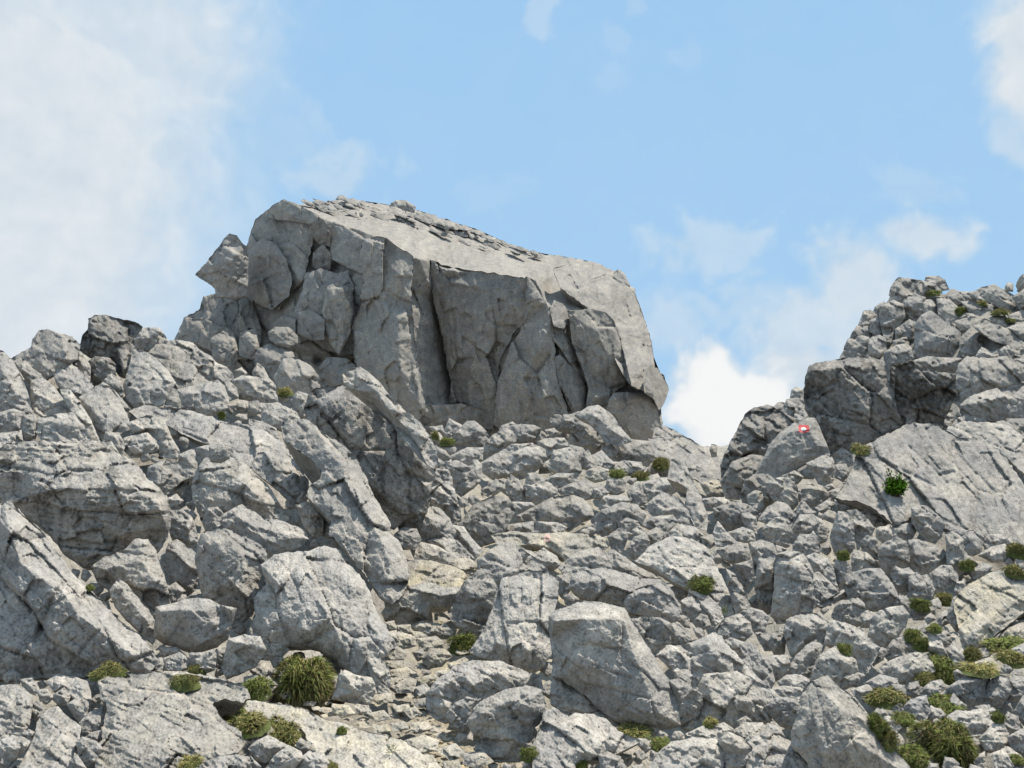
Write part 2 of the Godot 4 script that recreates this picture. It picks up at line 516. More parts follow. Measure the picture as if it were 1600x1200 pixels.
# ---------- the rocks: tile, outline, inner points with height in percent of size, zone, settings (L: a label of its own)
const ROCKS := [
# skyline on the ridge with the dark pitted boulder
["A1", "-6,26 3,29 9,36 14,46 18,56 20,65 13,64 6,66 -6,64", "2,40,26 10,54,22 4,58,16", "ridge", {"t": 0.9}],
["A1", "7,33 20,25 21,20 25,15 30,14 37,17 44,19 49,24 48,32 42,36 38,40 29,45 22,41 12,36", "20,26,10 32,27,16 41,27,20 42,33,18 30,39,16 30,20,6", "ridge", {"t": 0.9, "L": "pale boulder with a domed layered cap on the skyline ridge beside the dark pitted boulder", "N": "dome-capped boulder", "lichen": 0.05}],
["A1", "56,8 60,6 66,6 74,8 86,11 88,13 82,20 84,28 80,44 74,42 70,36 56,30 50,26 52,18 56,14", "60,14,12 72,16,18 74,26,22 76,34,20 58,25,15", "ridge", {"rough": 1.7, "lichen": 1.0, "tone": 0.8, "L": "dark pitted boulder with lichen, the highest on the ridge against the sky", "N": "dark pitted boulder"}],
["A1", "80,17 84,14 92,13 99,13 102,17 106,23 100,26 92,27 86,26 82,22", "", "ridge", {}],
["A1", "56,34 60,31 68,32 72,36 72,41 68,46 60,46 55,42", "", "ridge", {"lichen": 0.9, "tone": 0.8}],
["A1", "84,26 90,28 98,34 104,40 109,47 106,53 102,60 94,63 86,63 80,58 77,50 79,45 82,34", "81,47,20 92,50,26 104,50,20 88,58,18 86,38,14", "ridge", {"t": 1.0, "L": "smooth pale wedge-shaped boulder with a sharp peak, below the dark pitted boulder", "N": "smooth wedge-shaped boulder", "lichen": 0.05, "rough": 0.8}],
["A1", "93,29 98,24 106,24 112,26 118,32 124,40 130,46 124,49 112,50 108,44 102,36", "104,30,8 114,40,10 122,45,8", "ridge", {"t": 1.5}],
["A1", "104,22 112,21 121,23 124,27 131,31 134,34 141,37 146,43 140,47 128,44 122,38 116,30 108,26", "", "ridge", {"t": 1.2, "rough": 1.6}],
["A1", "110,52 118,50 128,48 136,46 140,50 143,61 140,66 128,67 118,64 112,60", "116,54,18 128,53,22 138,52,18 126,62,14", "ridge", {"t": 1.0}],
["A1", "108,50 104,58 103,63 112,64 116,62 112,54", "", "ridge", {}],
["A1", "139,46 144,47 148,51 149,56 142,59 140,54", "", "ridge", {}],
["A2", "-14,46 -8,43 0,44 8,45 12,50 13,58 6,60 -2,58 -10,57", "", "ridge", {}],
["A2", "-2,41 1,35 5,38 8,45 4,48 -1,47", "", "ridge", {}],
["A2", "-13,40 -9,38 -6,41 -8,45 -12,44", "", "ridge", {}],
["A1", "36,37 42,35 48,38 54,44 58,49 56,54 48,56 42,54 36,48 34,42", "40,44,16 48,46,18", "ridge", {"t": 1.2}],
["A1", "46,28 51,30 56,36 56,46 50,44 46,36", "", "ridge", {"tone": 0.85}],
["A1", "8,34 14,32 20,38 28,44 30,48 24,50 18,48 14,42", "", "ridge", {}],
["A1", "20,46 27,45 33,50 38,56 44,65 38,68 28,68 22,66 20,58", "22,54,22 30,56,20 38,64,14", "ridge", {"t": 1.2}],
["A1", "38,52 44,52 50,60 56,70 62,83 56,86 48,76 44,64 40,57", "44,58,14 50,70,16", "ridge", {"t": 1.3}],
["A1", "50,57 56,53 64,48 68,50 74,58 79,68 81,76 76,78 70,82 64,82 58,74 54,66", "55,61,22 66,74,22 68,60,20 74,70,16", "ridge", {"t": 1.2, "lichen": 0.0, "rough": 0.8, "L": "clean pale slab tilted on edge with a shaded side face, on the ridge", "N": "tilted clean slab"}],
["A1", "65,46 70,42 76,46 77,52 76,58 70,52", "", "ridge", {}],
["A1", "70,50 75,56 82,64 81,74 77,66", "", "ridge", {}],
["A1", "-6,66 0,66 8,64 15,66 14,78 8,79 -4,80", "", "ridge", {}],
["A1", "15,68 22,67 24,74 22,82 16,82 14,76", "", "ridge", {"tone": 0.85}],
["A1", "22,70 34,68 46,67 52,74 58,84 50,88 38,88 28,86 23,78", "32,71,20 46,72,18 36,80,18", "ridge", {"t": 0.9}],
["A1", "-6,79 4,79 13,77 14,84 8,92 -6,94", "", "ridge", {"t": 1.2}],
["A1", "66,86 70,84 75,92 82,95 86,100 80,102 72,98", "", "ridge", {"t": 1.2}],
["A1", "66,78 74,79 78,86 76,92 70,88 66,84", "", "ridge", {}],
# bluff of layered rock and the slabs behind it
["B1", "-6,10 8,2 24,0 46,2 66,0 74,8 84,12 92,22 100,28 105,36 106,48 104,58 98,68 90,64 80,66 66,74 56,78 48,74 40,68 32,58 22,48 12,40 6,40 -6,44", "20,33,22 40,29,26 60,29,28 82,28,30 98,37,26 102,48,18 46,56,16 70,60,16 90,54,18 20,16,12 50,12,12 76,18,16", "bluff", {"t": 0.55, "rough": 1.35, "turn": 12, "bands": 9, "lichen": 0.75, "L": "huge bluff of layered rock with a ragged top and an overhanging dark face", "N": "huge layered bluff"}],
["A1", "82,66 92,63 104,64 120,66 132,69 140,72 160,74 176,84 180,92 160,98 150,98 142,92 134,86 120,82 104,74 90,72", "110,69,3 140,80,4 158,88,4", "bluff", {"t": 1.9, "turn": 20, "lichen": 0.1, "tone": 1.05, "L": "broad pale slab lying smooth on the slope above the knobbed boulder", "N": "broad pale slab"}],
["A1", "78,82 84,80 92,79 98,84 99,89 90,93 82,93 77,88", "81,84,20 92,82,24 96,85,22 88,90,20", "bluff", {"bands": 8, "turn": -10}],
["A1", "80,73 92,68 102,70 106,80 112,90 110,94 100,92 98,84 92,78 84,79", "", "bluff", {"t": 1.0, "rough": 1.4}],
["A1", "104,74 114,72 124,74 122,79 112,82 106,80", "", "bluff", {"lichen": 0.8}],
["A1", "112,92 122,88 134,86 144,88 146,94 134,96 126,100 124,106 118,110 112,104", "118,95,20 132,90,20 120,102,16", "bluff", {}],
["B1", "131,4 138,2 144,4 143,10 138,13 132,12", "", "bluff", {"dd": -2.1, "tone": 0.9, "t": 0.4}],
["B1", "120,28 123,18 128,11 136,10 146,11 154,15 160,22 168,29 174,38 180,48 176,51 168,48 160,44 152,42 144,46 134,46 130,54 126,48 122,38", "127,20,18 140,18,22 152,26,26 166,38,18 140,36,24 128,36,14", "bluff", {"t": 0.8, "lichen": 0.6, "L": "rough boulder with a squared knob on top, above the dark hole", "N": "knobbed boulder"}],
["B1", "93,16 104,12 112,14 118,16 122,22 114,24 104,33 97,28 92,22", "", "bluff", {"t": 0.9}],
["B1", "106,44 114,43 120,48 122,54 124,62 118,68 110,66 106,56", "", "gap", {"t": 0.5}],
["B1", "106,64 111,62 118,66 124,72 125,82 122,92 116,96 108,90 104,82 102,76", "110,68,18 114,76,26 120,78,22 112,88,18", "gap", {"L": "rounded rock wedged in the dark gap behind the flat-topped block", "N": "wedged rounded rock", "t": 0.5}],
["B1", "105,36 110,33 114,37 112,42 107,42", "", "gap", {}],
["B1", "117,45 120,43 123,46 121,49", "", "gap", {}],
["B1", "104,92 110,88 116,94 116,100 108,102", "", "gap", {}],
["B1", "130,42 136,41 140,46 136,54 130,58 127,50", "", "bluff", {}],
["B1", "125,62 128,58 138,54 148,58 156,62 164,66 166,76 160,88 162,96 158,106 150,114 144,114 136,102 128,100 125,88 123,74", "130,64,18 144,62,22 152,72,24 140,76,22 150,92,22 134,88,16 154,104,12", "bluff", {"t": 0.4, "L": "tall grey boulder with a hollow in its top, under a capping slab", "N": "tall hollow-topped boulder"}],
["B1", "134,50 144,44 152,40 158,44 166,48 176,50 188,54 192,60 186,66 170,73 164,71 160,66 150,58 142,55 136,54", "148,47,18 160,54,24 176,57,22 184,60,16 168,66,22", "bluff", {"t": 0.9, "turn": 20, "bands": 10, "L": "wide capping slab with stepped edges resting on the tall hollow-topped boulder", "N": "stepped capping slab"}],
["B1", "-6,44 4,40 9,39 14,46 20,52 28,58 34,68 40,76 46,84 54,92 62,98 68,106 76,114 84,119 92,127 99,135 92,142 50,144 -6,146", "6,56,20 13,76,24 24,84,25 37,91,26 50,108,25 62,118,22 80,131,15 10,108,16 30,122,17 56,132,14 28,104,20", "bluff", {"t": 0.6, "lichen": 0.55, "rough": 1.1, "turn": 50, "cracks": [[[38, 91, 7], [32, 100, 8], [26, 116, 8], [22, 124, 5]], [[62, 118, 4], [56, 124, 5], [50, 132, 4]]], "L": "giant triangular boulder whose long sunlit edge slants down to the flat-topped block", "N": "giant triangular boulder"}],
["B1", "57,78 66,72 78,68 84,62 92,62 97,70 100,80 104,90 106,102 100,106 96,113 88,100 80,92 74,88 70,93 62,87", "62,80,18 74,78,22 88,74,26 97,88,20 84,88,18", "bluff", {"t": 0.6, "L": "rough grey block between the layered bluff and the slanting pillar", "N": "rough grey block"}],
["B1", "69,94 75,86 80,90 86,98 92,104 97,112 97,120 95,126 90,122 84,116 78,110 72,103", "76,92,20 84,102,26 92,112,24 80,106,14", "bluff", {"t": 0.7, "L": "narrow pillar lying aslant against the giant triangular boulder", "N": "slanting narrow pillar"}],
["C1", "99,20 112,17 116,15 124,14 131,15 136,18 147,20 144,30 142,38 136,43 128,46 120,48 112,44 104,42 98,38", "100,22,25 112,21,27 128,22,27 144,21,24 102,36,21 124,43,22 138,36,18", "front", {"t": 0.25, "jag": 0.7, "rough": 0.5, "L": "flat-topped block like a table perched on smaller rocks", "N": "flat-topped block", "cracks": [[[144, 27, 3], [134, 33, 3], [128, 38, 2]]]}],
["C1", "118,48 128,48 135,46 134,58 126,61 120,56", "", "front", {"t": 0.4}],
["C1", "102,52 112,48 118,52 119,57 110,61 103,59", "", "front", {}],
["C1", "93,53 101,51 103,56 101,61 94,60", "", "front", {}],
["C1", "80,54 92,50 94,56 92,62 82,61", "", "front", {}],
["C1", "136,46 143,45 142,56 135,57", "", "front", {"tone": 0.85}],
["C1", "100,44 110,45 116,50 108,52 100,52", "", "front", {}],
["C1", "143,40 152,37 162,38 166,46 160,56 152,60 142,64 139,56", "", "front", {"t": 0.4}],
["C1", "11,49 14,45 19,46 24,51 26,57 20,59 13,57", "", "front", {"L": "small loose stone on edge in front of the giant triangular boulder", "N": "small loose stone"}],
["C1", "-4,56 0,50 8,40 10,38 9,46 3,55 -2,60", "", "front", {}],
["C1", "32,56 44,50 48,58 46,62 34,62", "", "front", {"t": 1.2}],
# foreground shelf
["C1", "62,66 66,61 74,60 88,62 104,60 120,62 134,65 146,68 153,72 155,77 150,80 140,78 132,80 138,90 150,97 152,105 146,111 134,115 122,124 60,126 62,108 66,100 66,92 68,80 64,76", "72,70,3 90,72,4 104,76,5 128,74,4 70,84,6 100,86,7 130,92,6 72,101,12 100,102,12 128,105,10 84,114,10 110,114,9", "front", {"t": 1.9, "turn": 8, "bands": 10, "lichen": 0.1, "warm": 0.1, "rough": 1.1, "L": "broad pale foreground shelf of rock with grass in its cracks", "N": "pale foreground shelf"}],
["C1", "30,66 36,62 46,63 54,66 56,72 57,80 54,84 46,76 42,70 34,72", "", "front", {"t": 1.6}],
["C1", "34,74 40,70 44,74 42,80 36,80 33,77", "", "front", {}],
["C1", "42,80 50,75 56,80 57,86 50,91 46,87", "", "front", {}],
["C1", "-6,70 6,68 14,70 20,76 19,86 18,92 14,99 4,103 -6,103", "2,78,16 14,76,18 14,90,16", "front", {"t": 1.1, "L": "pale block with a cut front at the end of the foreground shelf", "N": "cut-front end block"}],
["C1", "20,78 26,79 27,84 24,90 19,87", "", "front", {}],
["C1", "2,62 8,58 13,62 12,67 6,67 3,66", "", "front", {}],
["C1", "13,65 20,64 24,70 22,74 15,71", "", "front", {}],
["C1", "23,72 29,71 33,76 29,80 25,78", "", "front", {}],
["C1", "24,92 28,84 36,82 42,88 50,94 49,104 46,110 44,126 8,126 18,110 23,100", "32,92,10 40,98,12 28,108,14 34,116,10", "front", {"t": 1.5, "lichen": 0.1, "L": "pale rock sloping between two cracks below the foreground shelf", "N": "sloping rock below the shelf"}],
["C1", "-6,104 8,100 16,101 19,104 14,110 6,117 2,122 -6,123", "", "front", {"t": 0.6}],
["C1", "13,99 18,96 22,98 21,104 16,102", "", "front", {}],
["C1", "50,92 56,86 64,82 66,92 64,97 56,99 52,97", "", "front", {"t": 1.2}],
["C1", "52,102 58,98 65,96 64,102 58,105", "", "front", {}],
["C1", "48,104 52,101 60,104 64,108 60,116 54,120 50,113", "", "front", {"t": 0.5}],
["C1", "44,116 48,112 54,120 52,126 43,126", "", "front", {}],
["C1", "120,121 132,115 146,111 156,113 162,119 160,126 120,126", "", "front", {"t": 1.0, "rough": 1.4}],
["C2", "-4,108 0,104 8,100 16,104 20,106 12,112 6,116 0,114", "", "front", {}],
["C2", "6,120 12,112 20,106 28,110 29,114 24,120 14,125", "", "front", {}],
["C2", "28,114 34,109 42,111 46,118 40,126 24,126", "", "front", {}],
# trail
["C2", "-10,79 4,78 18,80 34,84 44,90 52,92 60,94 70,98 82,100 92,104 100,110 110,116 124,128 30,128 38,114 34,102 30,95 12,90 -4,88", "30,90,1 60,100,2 80,110,2 60,116,2", "trail", {"t": 2.2, "turn": 22, "bands": 9, "warm": 0.35, "rough": 0.8, "lichen": 0.0, "tone": 1.08, "L": "smooth buff slab worn by the trail below the big grass tuft", "N": "smooth trail slab", "dd": 0.1}],
["C2", "97,31 104,28 114,30 115,33 108,36 99,34", "", "trail", {"t": 1.2}],
["C2", "111,35 118,30 125,34 124,40 116,39", "", "trail", {"t": 0.8}],
["C2", "82,37 90,35 99,38 100,43 92,45 86,43", "", "trail", {"t": 1.2}],
["C2", "100,39 112,38 118,42 110,46 102,47", "", "trail", {"t": 1.4}],
["C2", "96,34 104,35 108,38 100,39", "", "trail", {"t": 1.4}],
["C2", "80,50 88,44 94,48 92,52 84,53", "", "trail", {"t": 1.2}],
["C2", "98,48 104,46 106,51 101,53", "", "trail", {}],
["C2", "104,51 110,45 118,46 122,50 116,56 108,57", "", "trail", {"t": 1.0}],
["C2", "80,53 92,53 100,56 92,59 82,57", "", "trail", {"t": 1.8}],
["C2", "84,59 94,57 100,60 94,64 84,63", "", "trail", {"t": 1.5}],
["C2", "84,65 92,62 100,65 98,72 88,73 82,69", "", "trail", {"t": 1.6}],
["C2", "100,64 108,62 112,64 104,69", "", "trail", {"t": 1.4}],
["C2", "112,60 120,58 124,61 118,65 112,65", "", "trail", {"t": 1.4}],
["C2", "120,55 130,51 135,54 128,58 122,59", "", "trail", {"t": 1.4}],
["C2", "72,75 84,73 85,78 76,81 72,79", "", "trail", {"t": 1.8}],
["C2", "93,103 104,100 114,103 112,109 102,111 95,107", "", "trail", {"t": 1.8}],
["C2", "112,109 124,105 132,111 122,115", "", "trail", {"t": 1.8}],
["C2", "130,111 142,110 148,116 138,120 130,117", "", "trail", {"t": 1.6}],
["C2", "84,92 92,91 95,95 86,97", "", "trail", {"t": 1.5}],
["C2", "92,84 99,82 104,86 97,89", "", "trail", {"t": 1.5}],
["C2", "98,70 106,68 110,72 102,75", "", "trail", {"t": 1.6}],
["C2", "98,77 107,76 108,81 100,82", "", "trail", {"t": 1.6}],
["C2", "86,82 95,80 96,84 88,86", "", "trail", {"t": 1.6}],
["C2", "70,86 80,84 84,89 75,91", "", "trail", {"t": 1.6}],
["C2", "48,80 58,81 62,86 54,88 48,85", "", "trail", {"t": 1.4}],
["C2", "62,80 70,81 72,85 64,86", "", "trail", {"t": 1.4}],
["C2", "73,93 82,93 84,97 75,98", "", "trail", {"t": 1.8}],
["C2", "97,92 106,91 110,95 102,98 97,96", "", "trail", {"t": 1.8}],
["C2", "116,116 126,115 130,122 120,123", "", "trail", {"t": 1.8}],
["C2", "99,112 110,112 114,118 104,119", "", "trail", {"t": 1.8}],
["C2", "78,30 86,28 88,33 80,35", "", "trail", {"t": 1.0}],
["C2", "88,31 96,31 97,36 89,36", "", "trail", {"t": 1.0}],
# pale mound and the long diagonal slab
["C2", "52,62 56,59 62,62 72,64 74,68 73,76 70,80 60,78 48,76 51,70", "", "mound", {"t": 0.5}],
["C2", "68,50 76,50 83,57 84,66 82,73 76,72 72,62", "74,58,10 78,64,14", "mound", {"t": 0.7}],
["C2", "1,44 6,40 16,41 20,46 14,52 3,52", "", "mound", {"t": 0.5}],
["B2", "4,78 12,72 22,70 34,69 42,66 50,68 56,76 64,84 70,94 73,104 78,112 84,123 86,128 80,134 74,136 72,146 60,146 50,136 38,128 18,128 4,126 -2,118 2,108 0,98 8,90", "24,82,20 18,94,22 36,94,26 30,106,27 46,110,28 56,106,22 60,90,16 42,78,16 12,112,20 56,130,16 70,122,10 34,118,22 8,82,12", "mound", {"t": 0.9, "turn": 55, "lichen": 0.1, "tone": 1.05, "L": "great pale mound of rock with a crumpled ridged surface behind the big grass tuft", "N": "great pale mound"}],
["B2", "16,-8 22,-12 30,-13 36,-10 42,-4 48,-2 56,4 61,8 65,17 69,25 73,34 78,42 82,50 83,56 88,62 91,70 93,78 94,86 91,94 84,100 78,96 72,88 66,80 58,70 52,62 46,56 48,50 44,44 36,38 32,34 34,28 40,24 41,18 34,10 26,6 18,0", "30,-4,8 44,6,12 54,14,15 58,28,16 66,40,16 74,52,16 80,64,16 84,78,16 74,78,12 62,58,12 46,40,10 52,34,13 82,92,12", "mound", {"t": 1.3, "turn": 50, "rough": 1.2, "L": "long diagonal slab running down from the ridge to the buff ledge of the trail", "N": "long diagonal slab"}],
["B2", "2,8 12,6 20,9 26,16 32,24 33,34 28,38 20,36 12,28 4,22 -2,16", "12,12,14 20,20,18 26,30,16", "mound", {"t": 1.1, "turn": 45, "rough": 1.3}],
["B2", "-14,-2 -6,-9 4,-8 12,0 18,4 12,7 2,8 -6,6", "", "mound", {"t": 1.5}],
["B2", "22,10 32,12 34,19 26,20 20,13", "", "mound", {"rough": 1.3}],
["B2", "25,40 32,38 40,42 42,48 41,57 36,60 30,53 28,47", "", "mound", {"t": 0.6}],
["B2", "42,48 50,55 48,61 42,59", "", "mound", {}],
["A2", "4,66 10,62 18,62 25,66 28,71 22,74 16,77 10,75 4,72", "", "mound", {}],
["A2", "0,60 10,60 16,62 6,67 0,66", "", "mound", {}],
["A2", "-4,70 4,72 12,76 14,82 6,82 -4,78", "", "mound", {"t": 1.2}],
["A2", "22,58 26,53 33,55 34,66 30,73 24,67", "", "mound", {"t": 0.5}],
# the big leaning boulder
["A2", "32,64 34,56 38,52 46,50 50,52 54,50 60,54 66,51 72,55 80,62 88,68 94,72 97,78 101,84 108,92 112,97 110,106 108,116 106,126 92,126 80,120 70,114 64,104 58,92 48,84 40,78 34,72", "60,58,18 72,62,22 84,70,24 94,82,24 101,96,20 44,58,14 40,68,12 60,80,18 80,96,18 94,108,14", "lean", {"t": 0.6, "lichen": 0.9, "tone": 0.88, "turn": 40, "cracks": [[[34, 78, 3], [46, 72, 4], [54, 66, 3]], [[46, 64, 3], [52, 70, 3]]], "L": "big dark stained boulder leaning uphill below the cliff, with a paler cap", "N": "big dark leaning boulder"}],
["A2", "55,43 58,40 66,38 71,41 78,48 82,54 88,60 94,66 102,72 108,80 112,88 113,94 110,100 106,98 101,86 96,78 90,72 82,64 74,56 66,53 60,51 56,48", "66,44,18 76,53,22 90,65,24 103,80,20", "lean", {"t": 1.0, "dd": -2.0, "turn": 45, "L": "pale slab capping the upper edge of the big dark leaning boulder", "N": "cap of the leaning boulder"}],
["A2", "96,80 100,79 102,88 100,94 97,90", "", "lean", {"dd": -2.2, "tone": 0.9}],
["A2", "112,93 118,98 122,106 124,116 122,126 110,126 106,120 110,108", "", "lean", {"rough": 1.6, "t": 0.6}],
["B2", "108,30 118,26 124,30 127,42 128,50 122,54 118,46 110,38", "", "lean", {"rough": 1.5, "t": 0.6}],
["B2", "71,32 80,28 92,28 102,32 108,36 107,41 102,43 92,48 86,54 80,52 76,42", "", "lean", {"t": 0.7}],
["B2", "88,48 96,42 106,40 114,42 120,48 124,56 122,61 112,61 104,65 96,63 90,57", "94,46,16 106,46,24 116,52,20 104,56,20", "lean", {"t": 0.7}],
["B2", "87,58 92,54 100,55 103,61 100,66 92,67 87,63", "", "lean", {}],
["B2", "97,67 104,63 114,66 122,70 125,75 118,77 108,76 100,74", "", "lean", {"t": 1.1}],
["B2", "108,62 118,59 126,62 132,68 138,75 132,78 124,73 116,67", "", "lean", {"t": 1.0}],
["B2", "122,52 130,54 134,60 142,68 137,73 130,67 124,60", "", "lean", {"t": 0.9}],
["B2", "90,75 98,74 110,75 122,78 134,84 130,91 118,93 106,90 98,92 94,85", "104,80,4 120,84,5", "trail", {"t": 1.9, "warm": 0.5, "bands": 9, "turn": -5, "tone": 1.08, "lichen": 0.0, "L": "flat buff ledge on the trail above the dark hollow", "N": "flat buff ledge"}],
["B2", "122,75 132,73 140,78 141,85 132,85 124,80", "", "trail", {"warm": 0.4, "t": 1.2}],
["B2", "82,102 90,96 100,90 110,89 118,92 128,91 126,100 120,104 108,104 107,110 98,115 90,116 82,113 79,107", "90,98,20 104,94,24 112,97,20 100,107,20 124,95,18 88,108,16", "trail", {"t": 0.4, "warm": 0.15, "L": "overhanging block beneath the buff ledge, roofing the dark hollow", "N": "overhanging block by the trail"}],
["B2", "121,106 126,96 132,86 140,80 146,82 150,92 148,104 144,112 146,120 140,124 132,120 124,113", "132,94,18 140,96,24 136,110,18", "centre", {"t": 0.5, "L": "upright grey rock between the dark hollow and the pale ribbed boulder", "N": "upright rock by the hollow"}],
["B2", "139,74 146,68 154,64 162,64 170,70 178,76 182,80 180,92 164,90 152,96 144,92 140,83", "", "centre", {"t": 1.0}],
["C3", "-6,2 0,1 10,-2 20,-1 28,4 28,14 26,24 24,32 26,40 24,50 20,56 14,60 4,58 -8,53 -16,51 -22,49 -26,46 -20,38 -16,30 -12,20 -10,10", "4,10,18 14,14,24 18,28,28 8,30,28 -6,32,20 14,46,26 -10,42,16 -4,46,20", "centre", {"t": 0.9, "turn": 70, "lichen": 0.1, "rough": 1.1, "tone": 1.04, "L": "long pale ribbed boulder bulging toward the trail beside the big squared block", "N": "long ribbed boulder"}],
["C3", "25,26 33,21 42,18 52,18 62,19 70,21 74,29 80,38 86,47 90,55 96,64 100,72 103,80 104,92 92,94 76,93 64,89 54,82 46,74 38,68 32,63 27,62 28,50 26,40", "26,28,23 46,27,28 70,27,28 76,48,27 82,64,25 92,86,17 60,60,22 40,54,20 72,84,14", "centre", {"t": 0.55, "turn": 30, "rough": 0.6, "jag": 0.8, "L": "large squared block with a bright level top and a long slanting edge", "N": "large squared block", "cracks": [[[74, 81, 2], [80, 85, 3], [86, 89, 2]], [[50, 55, 2], [62, 60, 3], [76, 64, 2]]]}],
["C3", "25,68 29,60 36,61 46,66 50,74 58,81 50,84 42,87 30,83 25,80", "30,64,14 44,74,24 34,76,20", "centre", {"t": 0.9, "dd": -0.12, "L": "pale split slab leaning on the foot of the large squared block", "N": "split slab", "cracks": [[[33, 62, 3], [33, 74, 3]], [[33, 68, 2], [48, 74, 3]]]}],
["C3", "74,26 82,26 92,27 99,30 99,42 92,45 86,47 80,38", "78,28,18 96,30,22 92,40,18", "centre", {"t": 0.4}],
["C3", "99,30 104,29 111,36 112,40 106,43 100,42", "", "centre", {}],
["C3", "14,106 18,96 21,86 26,83 36,87 50,87 58,90 66,97 80,103 72,107 64,110 58,114 46,114 40,117 38,128 14,128", "22,92,6 30,96,12 44,98,14 62,104,12 28,112,14 46,110,16", "centre", {"t": 1.3, "lichen": 0.0, "tone": 1.06, "L": "flat pale slab with an undercut edge beside the grassy gravel patch", "N": "undercut flat slab"}],
["C3", "44,86 50,82 62,84 72,89 70,93 62,94 56,92", "", "centre", {"t": 1.2}],
["C3", "28,85 32,80 40,81 41,87 34,88", "", "centre", {}],
["C3", "54,112 60,110 68,113 72,120 66,126 56,124", "", "centre", {"tone": 0.9}],
["C2", "108,72 112,66 120,60 126,56 136,54 146,54 152,53 158,56 164,58 176,62 177,70 170,73 160,74 150,76 144,80 134,78 126,80 124,87 118,91 110,87 107,80", "114,70,16 130,62,22 136,68,24 150,60,18 162,65,18 118,80,16", "centre", {"t": 0.8, "turn": 15, "bands": 11, "L": "low pale boulder with stepped layers at the edge of the trail", "N": "stepped low boulder"}],
["C2", "119,87 124,80 132,76 139,78 137,87 134,94 130,98 122,94", "", "centre", {"t": 0.4}],
["C2", "132,92 138,80 146,76 160,70 170,69 178,72 180,82 179,88 172,94 178,100 172,110 164,114 152,114 140,112 136,107 142,99 136,99", "142,86,22 156,79,26 172,77,24 158,92,18 174,86,20 160,104,16", "centre", {"t": 0.5, "L": "lumpy two-tiered boulder beside the trail, split by a level crack", "N": "two-tiered boulder", "cracks": [[[160, 89, 3], [170, 88, 4], [179, 88, 4]]]}],
["C2", "158,98 168,96 176,102 174,112 164,114 156,108", "", "centre", {}],
# the field in the middle
["C3", "91,50 98,43 108,43 118,40 126,36 131,38 133,42 138,47 146,56 154,64 160,70 156,76 140,64 126,62 118,66 117,70 110,72 104,68 100,58", "104,46,16 122,43,24 129,52,22 112,58,8 146,62,16 106,62,14", "field", {"t": 0.8, "turn": 45, "L": "ridged boulder with a hollowed front next to the large squared block", "N": "hollow-fronted ridged boulder"}],
["C3", "117,68 120,62 130,61 140,60 148,64 160,72 164,78 160,91 150,91 142,87 138,93 128,92 119,92 118,80", "122,63,18 140,65,20 142,78,24 126,82,20 156,78,16", "field", {"t": 0.7, "lichen": 0.1}],
["C3", "98,66 104,64 112,70 118,74 119,80 114,88 106,93 103,85 102,76", "", "field", {"t": 0.4}],
["C3", "132,41 138,39 146,42 152,44 156,50 162,58 164,66 160,71 152,63 146,55 138,48", "", "field", {"t": 0.9, "turn": 50, "bands": 8}],
["C3", "127,33 134,26 142,24 148,28 150,36 144,41 136,39 130,38", "", "field", {}],
["C3", "143,22 150,20 156,22 160,26 158,34 152,35 148,29", "", "field", {}],
["C3", "152,36 158,35 164,38 164,46 158,46", "", "field", {}],
["B3", "36,92 38,84 44,82 58,80 66,82 80,86 92,86 98,92 104,102 105,109 100,113 90,113 74,107 62,104 52,101 44,99", "44,88,18 58,86,22 70,94,26 88,92,24 98,104,18 58,96,18", "field", {"t": 0.7, "L": "wide boulder with a wavy brow behind the large squared block", "N": "wavy-browed boulder"}],
["B3", "73,96 80,92 92,88 98,94 104,104 104,110 98,113 84,109 72,106 71,100", "78,95,16 90,94,22 94,104,18", "field", {"t": 0.4, "dd": -0.15}],
["B3", "105,101 112,96 118,102 124,107 126,111 122,114 112,112 106,108", "", "field", {}],
["B3", "111,92 118,91 124,98 130,104 132,111 127,115 122,109 116,101 110,97", "", "field", {"t": 1.0}],
["B3", "100,111 104,107 110,110 111,116 104,115 99,113", "", "field", {}],
["B3", "113,113 118,108 122,109 124,115 117,118", "", "field", {}],
["B3", "98,92 106,88 111,92 108,98 102,100", "", "field", {"t": 1.0}],
["B3", "78,75 88,66 100,60 112,62 120,66 124,72 130,84 136,96 142,109 134,111 128,103 124,95 116,89 110,91 100,87 94,83 88,79", "92,70,8 106,67,10 118,68,12 126,84,13 134,98,12 104,78,9 114,82,11", "field", {"t": 1.5, "turn": 15, "bands": 9, "tone": 1.04, "lichen": 0.05, "L": "broad rippled slab with a tuft of grass growing at its lower edge", "N": "rippled slab"}],
["B3", "98,57 106,52 114,54 121,60 120,65 110,63 100,60", "", "field", {"t": 1.2}],
["B3", "60,60 66,55 71,55 72,60 70,66 68,71 63,68", "", "field", {"t": 0.5}],
["B3", "72,67 76,60 82,58 86,62 84,68 78,73 72,74", "", "field", {"t": 0.5}],
["B3", "75,55 80,53 84,58 86,64 80,65 77,61", "", "field", {}],
["B3", "67,51 72,47 79,50 80,54 74,59 68,57", "", "field", {}],
["B3", "83,58 90,54 97,57 94,63 86,65", "", "field", {}],
["B3", "80,52 88,47 100,46 104,50 96,57 88,55", "", "field", {"t": 0.9}],
["B3", "4,46 16,40 26,35 38,34 44,36 50,42 51,47 44,50 36,55 28,51 16,50 6,49", "10,45,20 22,43,27 40,38,22 46,46,20 30,48,20", "field", {"t": 0.9, "warm": 0.1, "L": "boulder with a pale sloping roof above the rock with the faded red paint", "N": "sloping-roofed boulder"}],
["B3", "-4,52 14,50 28,51 34,54 30,58 14,59 -4,58", "", "field", {"t": 0.6}],
